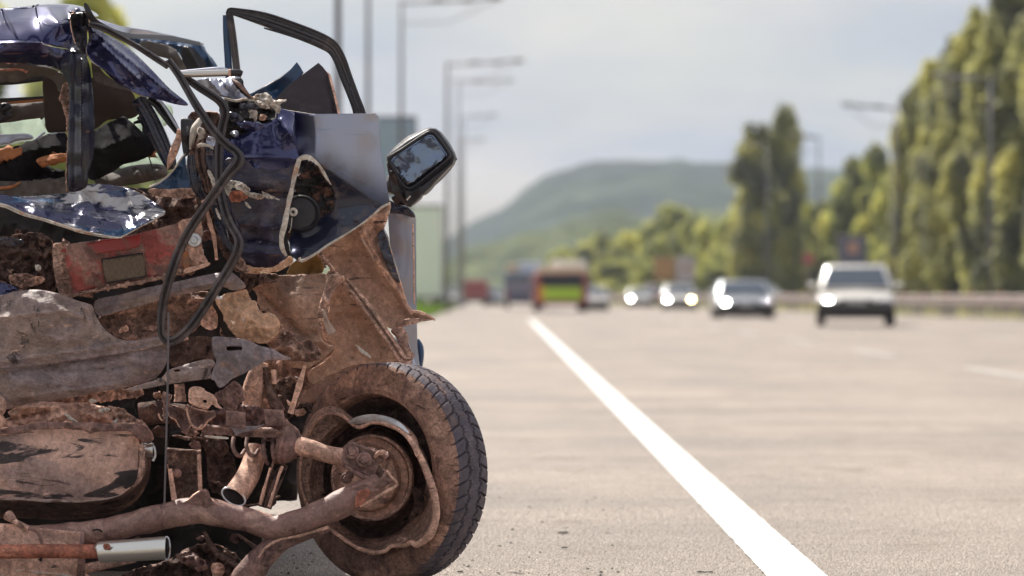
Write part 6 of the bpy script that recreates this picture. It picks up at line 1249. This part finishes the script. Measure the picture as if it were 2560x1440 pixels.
sl = T('steel_sleeve', [(246, 1382, 7.38), (250, 1380, 7.38), (320, 1376, 7.37), (410, 1370, 7.36), (416, 1370, 7.36)], [22, 27, 28, 29, 29], M('polished_sleeve_steel', (.80, .78, .71), [((.35, .27, .22), 9, .60, .70, (.4, 1, 2), .6, .4)], rough=.28, metal=.95, bump=.1, bscale=30, bdist=.004), smooth=False, cap=False)
T('sleeve_rim', [(417 + 8 * math.cos(t), 1371 + 29 * math.sin(t), 7.35) for t in [i * .524 for i in range(12)]], 2.2, m_steel, parent=sl, closed=True)
S('sleeve_bore', [(414 + 8 * math.cos(t), 1371 + 27 * math.sin(t)) for t in [i * .524 for i in range(12)]], m_sootshade, 7.37, res=5, parent=sl)
S('sleeve_notch', [(258, 1362), (268, 1360), (276, 1364), (272, 1374), (260, 1374)], m_rustred, 7.345, res=3, jag=1, parent=sl, thick=.001)
T('lower_rail', [(200, 1424, 7.52), (260, 1412, 7.52), (340, 1400, 7.53)], [12, 12, 6], m_mud)
S('lower_clutter', [(420, 1400, 0), (470, 1370, 0), (530, 1360, 0), (580, 1380, 0), (600, 1400, 0), (620, 1460, 0), (560, 1475, 0), (300, 1475, 0), (320, 1430, 0)], m_muddark, 7.66, crumple=(.03, 36), jag=2, res=5, edge=m_mud)
S('rusty_clod', [(440, 1392), (466, 1378), (490, 1384), (506, 1398), (520, 1420), (498, 1428), (480, 1420), (460, 1410)], m_rust, 7.58, ctrl=[(485, 1400, -.03)], crumple=(.016, 16), jag=2.5, res=3.6)
S('rusty_clod', [(528, 1412), (548, 1406), (562, 1420), (556, 1440), (540, 1448), (528, 1432)], m_tan, 7.58, ctrl=[(545, 1428, -.03)], crumple=(.014, 14), jag=2, res=3.6)
T('lower_brace', [(510, 1330, 7.60), (540, 1380, 7.60), (600, 1420, 7.60)], [5, 8, 8], m_muddark)
T('lower_brace', [(600, 1340, 7.6), (640, 1370, 7.6), (660, 1380, 7.6)], [4, 6, 6], m_muddark)

# ---- loose crumpled scraps filling the dark hollows
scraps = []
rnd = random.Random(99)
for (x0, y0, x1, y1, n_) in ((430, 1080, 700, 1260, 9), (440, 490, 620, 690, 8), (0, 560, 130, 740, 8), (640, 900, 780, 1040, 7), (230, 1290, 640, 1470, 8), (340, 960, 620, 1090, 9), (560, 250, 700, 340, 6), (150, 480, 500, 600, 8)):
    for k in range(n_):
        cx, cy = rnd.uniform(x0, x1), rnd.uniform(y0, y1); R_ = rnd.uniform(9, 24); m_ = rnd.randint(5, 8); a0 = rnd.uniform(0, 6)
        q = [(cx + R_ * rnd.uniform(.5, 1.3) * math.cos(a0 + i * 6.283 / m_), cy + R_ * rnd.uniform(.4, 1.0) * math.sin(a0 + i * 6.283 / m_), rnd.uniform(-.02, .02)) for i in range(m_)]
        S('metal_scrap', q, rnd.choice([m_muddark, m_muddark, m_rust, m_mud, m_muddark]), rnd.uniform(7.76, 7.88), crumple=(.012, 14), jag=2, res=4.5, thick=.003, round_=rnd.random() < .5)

# ---- wheel
HUB = P(976, 1182, 7.93)
ya = rad(39)
AX = Vector((-math.sin(ya), -math.cos(ya), .02)).normalized()       # outward face of the wheel
XT = Vector((math.cos(ya), -math.sin(ya), 0)); ZT = AX.cross(XT).normalized(); ZT = ZT if ZT.z > 0 else -ZT
RT = 0.309
prof = []
def ap(n, pts):
    for i in range(n):
        t = i / n * (len(pts) - 1); k = int(t); u = t - k
        prof.append((pts[k][0] * (1 - u) + pts[k + 1][0] * u, pts[k][1] * (1 - u) + pts[k + 1][1] * u))
ap(14, [(.211, .046), (.214, .064), (.220, .077), (.235, .084), (.262, .082), (.283, .075), (.296, .066)])
ap(46, [(.296, .066), (.3035, .058), (.307, .040), (.3085, 0), (.307, -.040), (.3035, -.058), (.296, -.066)])
ap(8, [(.296, -.066), (.283, -.075), (.25, -.084), (.21, -.078), (.186, -.05)]); prof.append((.186, -.05))
SEG = 1152; NP = 50
vv = np.zeros((SEG, len(prof), 3)); pr = np.array(prof)
th = np.arange(SEG) / SEG * 2 * math.pi
for j, (r, h) in enumerate(prof):
    rr = np.full(SEG, r); hh = np.full(SEG, h)
    if abs(h) < .0685 and r > .288 and 12 < j < 62:
        fr_ = (th * NP / (2 * math.pi))
        zig = .0045 * (2 * np.abs(((fr_) % 1) - .5) - .5) * 2
        dep = np.zeros(SEG)
        for hc in (-.022, .022): dep = np.maximum(dep, np.where(np.abs(h - hc - zig) < .0023, 1, 0))
        ph = (fr_ + 26 * (abs(h) ** 1.35) * (1 if h > 0 else 1)) % 1
        if abs(h) > .026: dep = np.maximum(dep, np.where(ph < .15, .9, 0))
        else: dep = np.maximum(dep, np.where(((fr_ + h * 16) % 1) < .08, .15, 0))
        sip = (fr_ * 2 + 26 * 2 * (abs(h) ** 1.35)) % 1
        dep = np.maximum(dep, np.where(sip < .10, .10, 0))
        fade = 1 if r > .300 else max(0, (r - .288) / .012)
        rr = rr - .0075 * dep * fade
    rr = rr * 1.0
    vv[:, j, 0] = rr * np.cos(th); vv[:, j, 1] = hh; vv[:, j, 2] = rr * np.sin(th)
# sidewall scuffs, raised ring, sag at the ground
for j, (r, h) in enumerate(prof):
    if j < 13:
        vv[:, j, 1] += .0015 * (1 if j in (5, 9) else 0)
Vw = vv.reshape(-1, 3)
verts = [HUB + XT * a + AX * b + ZT * c for a, b, c in Vw]
for i, p_v in enumerate(verts):
    if p_v.z < .006: p_v.z = .006 * .4 + p_v.z * 0
m = len(prof); faces = [(i * m + j, i * m + j + 1, ((i + 1) % SEG) * m + j + 1, ((i + 1) % SEG) * m + j) for i in range(SEG) for j in range(m - 1)]
m_tread = M('worn_tyre_rubber', (.040, .036, .046), [((.072, .060, .066), 22, .48, .66), ((.10, .068, .056), 4, .52, .62), ((.15, .10, .08), 60, .68, .76)], rough=.62, bump=.3, bscale=140, bdist=.002, spec=.4, grit=0.45)
m_sidew = M('mud_caked_sidewall', (.165, .105, .080), [((.090, .058, .050), 6, .46, .62), ((.27, .18, .135), 14, .56, .68), ((.028, .020, .018), 30, .62, .70, (.5, 1, 2)), ((.11, .07, .055), 120, .55, .66)], rough=.78, bump=.45, bscale=70, bdist=.004, spec=.25, grit=0.8)
# the wheel centre is the part; tyre, rim, drum are its sub-parts
def ell(cx, cy, rx, ry, d, n=72, dx=0, dz=None, defo=None):
    res = []
    for k in range(n):
        t = 2 * math.pi * k / n
        q = defo(t) if defo else 1.0
        x = cx + rx * math.cos(t) * q; y = cy + ry * math.sin(t) * q
        res.append(P(x, y, d + dx * math.cos(t)))
    return res
WC = (918, 1204)
wheel = loops('wheel', [ell(936, 1196, 128, 150, 7.95, dx=-.05), ell(934, 1196, 120, 142, 7.99, dx=-.05), ell(934, 1196, 112, 132, 7.98, dx=-.05), ell(932, 1196, 104, 118, 7.93, dx=-.04), ell(930, 1196, 92, 104, 7.93, dx=-.04), ell(928, 1196, 60, 66, 7.91, dx=-.03), ell(926, 1196, 30, 33, 7.90, dx=-.01), ell(926, 1196, 8, 9, 7.89)], m_muddark, car0, close_last=True)
lathe('inner_rim_well', [(.213, .042), (.195, .015), (.178, -.02), (.183, -.055), (.150, -.058), (.05, -.05), (.001, -.05)], HUB, AX, m_muddark, wheel, seg=64)
tyre = link('tyre', verts, faces, [m_tread, m_sidew], wheel, True, 28)
mi = np.zeros(len(faces), dtype=np.int32)
jj = np.tile(np.arange(m - 1), SEG)
mi[(jj < 19) | (jj > 61)] = 1
tyre.data.polygons.foreach_set('material_index', mi)
tyre.data.update()
fix_normals(tyre)
flange = [(752, 1200), (757, 1130), (778, 1075), (800, 1046), (830, 1034), (856, 1040), (876, 1056), (894, 1068), (912, 1064), (930, 1056), (965, 1060), (1000, 1076), (1030, 1106), (1054, 1150), (1074, 1200), (1088, 1250), (1090, 1290), (1078, 1332), (1056, 1354), (1040, 1362), (1028, 1356), (1010, 1364), (980, 1366), (962, 1378), (930, 1382), (890, 1368), (845, 1338), (800, 1300), (768, 1256)]
fl3 = [(x, y, 7.80 - (x - 920) * .00088) for x, y in flange]
T('rim_flange', fl3, [4.4 + 5 * max(0, min(1, (x - 990) / 70)) for x, y, d in fl3], m_tan, parent=wheel, closed=True, wob=.15, n=6)
T('rim_edge', [(x * .985 + 14, y * .985 + 18, d + .012) for x, y, d in fl3], 3.2, m_tan, parent=wheel, closed=True, wob=.3, n=5)
cf = catmull([np.array(p) for p in fl3], 5, True); nfl = len(cf)
ang0 = [math.atan2(p[1] - 1204, p[0] - 925) for p in cf]
def ring(rx, ry, cx, cy, d, mixk=0):
    res = []
    for p, a_ in zip(cf, ang0):
        ex, ey, ed = cx + rx * math.cos(a_), cy + ry * math.sin(a_), d - .05 * math.cos(a_)
        res.append(P(p[0] * mixk + ex * (1 - mixk), p[1] * mixk + ey * (1 - mixk), p[2] * mixk + ed * (1 - mixk)))
    return res
loops('rim_shoulder', [[P(*p) for p in cf], [P(p[0] + 10 * math.cos(a_) , p[1] - (16 if p[1] < 1120 else 2) , p[2] + .035) for p, a_ in zip(cf, ang0)], [P(p[0] + 10 * math.cos(a_), p[1] - (20 if p[1] < 1120 else 2), p[2] + .11) for p, a_ in zip(cf, ang0)]], m_mud, wheel)
T('rim_highlight_strip', [(872, 1056, 7.83), (896, 1050, 7.81), (930, 1046, 7.79), (966, 1049, 7.76), (998, 1062, 7.73), (1022, 1082, 7.71)], [2, 9, 10, 8, 6, 2], m_steel, prof=FLAT, parent=wheel)  # steel strip put in for the sky highlight along the rim top
loops('rim_barrel', [[P(*p) for p in cf], ring(158, 160, 925, 1204, 7.84, .6), ring(152, 158, 930, 1204, 7.86, .2), ring(148, 155, 932, 1203, 7.90, .1), ring(140, 150, 934, 1200, 7.94), ring(128, 148, 936, 1197, 7.955)], m_mud, wheel)
lathe('brake_drum', [(.001, .060), (.060, .062), (.075, .060), (.088, .052), (.094, .030), (.112, .026), (.116, .012), (.116, -.02)], P(930, 1194, 7.90), AX * .6 + Vector((0, -1, 0)) * .55 + Vector((.1, 0, 0)), m_tan, wheel, seg=56)
T('drum_ring', [(930 + 98 * math.cos(t), 1194 + 104 * math.sin(t), 7.835 - .03 * math.cos(t)) for t in [i * .262 for i in range(24)]], 4.5, m_mud, parent=wheel, closed=True, wob=.15)
for t in (1.1, 2.2, 4.2, 5.3):
    b_ = bolt(930 + 62 * math.cos(t), 1196 + 64 * math.sin(t), 7.82, 8, m_rust, wheel, axis=AX, washer=False)
S('rim_tab', [(1034, 1124), (1044, 1122), (1048, 1136), (1040, 1142)], m_tan, 7.67, parent=wheel, res=3, thick=.004)
T('rim_pinch', [(996, 1352, 7.72), (1004, 1344, 7.71), (1014, 1350, 7.70)], 5, m_mud, parent=wheel)
S('rim_slot', [(1030, 1216), (1056, 1232), (1060, 1262), (1044, 1290), (1020, 1300), (1036, 1262)], m_muddark, 7.86, parent=wheel, res=5)

# ---- debris on the road near the wheel
grp = 'dark crumbs of dirt on the road by the wheel'
for k, (x, y, w, lab) in enumerate([(1408, 1335, 26, 'curled dry leaf lying on the asphalt between wheel and white line'), (1412, 1372, 18, 'small dark chip just in front of the curled dry leaf'), (1324, 1270, 7, 'dark pebble on the asphalt highest of the crumbs right of the tyre'), (1278, 1360, 8, 'dark pebble nearest to the tyre on its right'), (1530, 1366, 6, 'dark pebble beside the white line'), (1762, 1434, 40, 'thin dark twig at the bottom edge left of the white line'), (1150, 1432, 14, 'dark wood chip at the foot of the tyre'), (1245, 1436, 8, 'dark crumb at the bottom edge right of the tyre'), (1350, 1384, 6, 'tiny dark crumb left of the small dark chip'), (1980, 1365, 8, 'dark pebble just right of the white line')]):
    d = CZ * F / (y - HY); c = P(x, y, d); r = w * d / F / 2
    n_ = 9; up = []; v = []; f = []
    for q in range(n_):
        t = q / (n_ - 1) * 2 - 1
        for u in (-1, 0, 1):
            wd_ = (1 - t * t) ** .5 * r * (.5 if w > 15 else .9) * (.25 if w > 35 else 1)
            v.append(c + Vector((t * r, u * wd_ * 1.6, .003 + .35 * r * (.3 + abs(noise.noise(Vector((t * 3, u, k))))) * (1 if u == 0 else .3) * (.4 if w > 35 else 1))))
    for q in range(n_ - 1):
        for u in range(2): f.append((q * 3 + u, q * 3 + u + 1, (q + 1) * 3 + u + 1, (q + 1) * 3 + u))
    nm = 'dry_leaf' if k == 0 else 'twig' if w > 35 else 'chip' if w > 13 else 'pebble'
    o = link(nm, v, f, m_asph_chip); sm = o.modifiers.new('thickness', 'SOLIDIFY'); sm.thickness = .002
    tag(o, lab, 'leaf' if k == 0 else nm, grp)
# exposed aggregate: small stones standing out of the worn asphalt, as far as single stones show
rng = np.random.default_rng(11); n = 95000
u = rng.random(n); dd = 7.85 + np.minimum(rng.gamma(1.15, 2.3, n), 20)
xx = (rng.random(n) * 1.08 - .34) * 2560 / F * dd * 1.0 + 0
r_ = rng.uniform(.0022, .0062, n) * (1 + .25 * (dd - 8) / 5); hgt = rng.uniform(.0005, .0019, n)
lx = np.array([abs(x - .828) for x in xx]); keep = lx > .083 + rng.normal(0, .011, n); xx, dd, r_, hgt = xx[keep], dd[keep], r_[keep], hgt[keep]; n = len(xx)
ph = rng.uniform(0, 6.28, n); V = np.zeros((n, 9, 3))
for k in range(4):
    a2 = ph + k * 1.5708
    V[:, k] = np.stack([xx + np.cos(a2) * r_, dd + np.sin(a2) * r_ * .9, np.full(n, -.001)], 1)
    V[:, 4 + k] = np.stack([xx + np.cos(a2 + .4) * r_ * .6, dd + np.sin(a2 + .4) * r_ * .55, hgt * rng.uniform(.8, 1, n)], 1)
V[:, 8] = np.stack([xx, dd, hgt * 1.15], 1)
tri = []
for k in range(4): tri += [(k, (k + 1) % 4, 4 + (k + 1) % 4), (k, 4 + (k + 1) % 4, 4 + k), (4 + k, 4 + (k + 1) % 4, 8)]
tri = np.array(tri, dtype=np.int32); Fi = (np.arange(n, dtype=np.int32)[:, None, None] * 9 + tri[None]).reshape(-1)
me = bpy.data.meshes.new('gravel'); me.vertices.add(n * 9); me.vertices.foreach_set('co', V.ravel()); me.loops.add(len(Fi)); me.loops.foreach_set('vertex_index', Fi)
me.polygons.add(len(Fi) // 3); me.polygons.foreach_set('loop_start', np.arange(0, len(Fi), 3, dtype=np.int32)); me.update(); me.shade_smooth()
me.materials.append(M('asphalt_stones', (.48, .415, .35), [((.27, .23, .20), 160, .48, .60), ((.64, .58, .52), 190, .56, .62)], rough=.6, bump=0))
o = bpy.data.objects.new('gravel', me); COL.objects.link(o); o['kind'] = 'stuff'; tag(o, 'tan and grey stones standing out of the worn asphalt', 'gravel')
rnd = random.Random(4); v = []; f = []
for k in range(90):
    if k < 60: x, y = rnd.uniform(1090, 1560), 1440 - 260 * rnd.random() ** 1.6
    else: x, y = rnd.uniform(640, 790), rnd.uniform(1380, 1438)
    d = CZ * F / (y - HY); c = P(x, y, d); r = rnd.uniform(.002, .007)
    b0 = len(v); m_ = 5
    for q in range(m_): v.append(c + Vector((math.cos(q * 1.2566) * r * rnd.uniform(.6, 1.5), math.sin(q * 1.2566) * r, .001)))
    v.append(c + Vector((0, 0, r * rnd.uniform(.5, 1.1))))
    for q in range(m_): f.append((b0 + q, b0 + (q + 1) % m_, b0 + m_))
o = link('debris', v, f, m_asph_chip, smooth=False); o['kind'] = 'stuff'; tag(o, 'dark rust crumbs fallen on the asphalt around the wheel', 'debris')
# glittering grit and glass crumbs on the asphalt
rng = np.random.default_rng(3); n = 900
yy = rng.uniform(8.0, 15, n); xx = rng.uniform(-1.0, 2.2, n) * yy / 9; sz = rng.uniform(.0012, .0035, n)
a_ = rng.uniform(0, 6.28, (n, 3))
V = np.stack([np.stack([xx + np.cos(a_[:, k]) * sz, yy + np.sin(a_[:, k]) * sz, .006 + sz * (k == 2)], 1) for k in range(3)], 1).reshape(-1, 3)
me = bpy.data.meshes.new('grit'); me.from_pydata(V.tolist(), [], [(3 * i, 3 * i + 1, 3 * i + 2) for i in range(n)])
me.materials.append(M('pale_grit', (.75, .72, .68), rough=.3, bump=0)); 
o = bpy.data.objects.new('grit', me); COL.objects.link(o); o['kind'] = 'stuff'; tag(o, 'pale sparkling grit scattered on the asphalt near the wreck', 'grit')

# ---- air
v, f = boxv(0, 620, 48, 2600, 1420, 104)
hz, ht, hp = new_mat('haze_air'); ht.nodes.clear()
ho = ht.nodes.new('ShaderNodeOutputMaterial'); pv = ht.nodes.new('ShaderNodeVolumePrincipled')
pv.inputs['Color'].default_value = (.78, .87, 1, 1); pv.inputs['Density'].default_value = .00022; pv.inputs['Anisotropy'].default_value = .1
ht.links.new(pv.outputs[0], ho.inputs['Volume'])
haze = link('haze', v, f, hz, smooth=False); haze['kind'] = 'stuff'; tag(haze, 'thin pale haze softening the far hill and trees', 'haze')
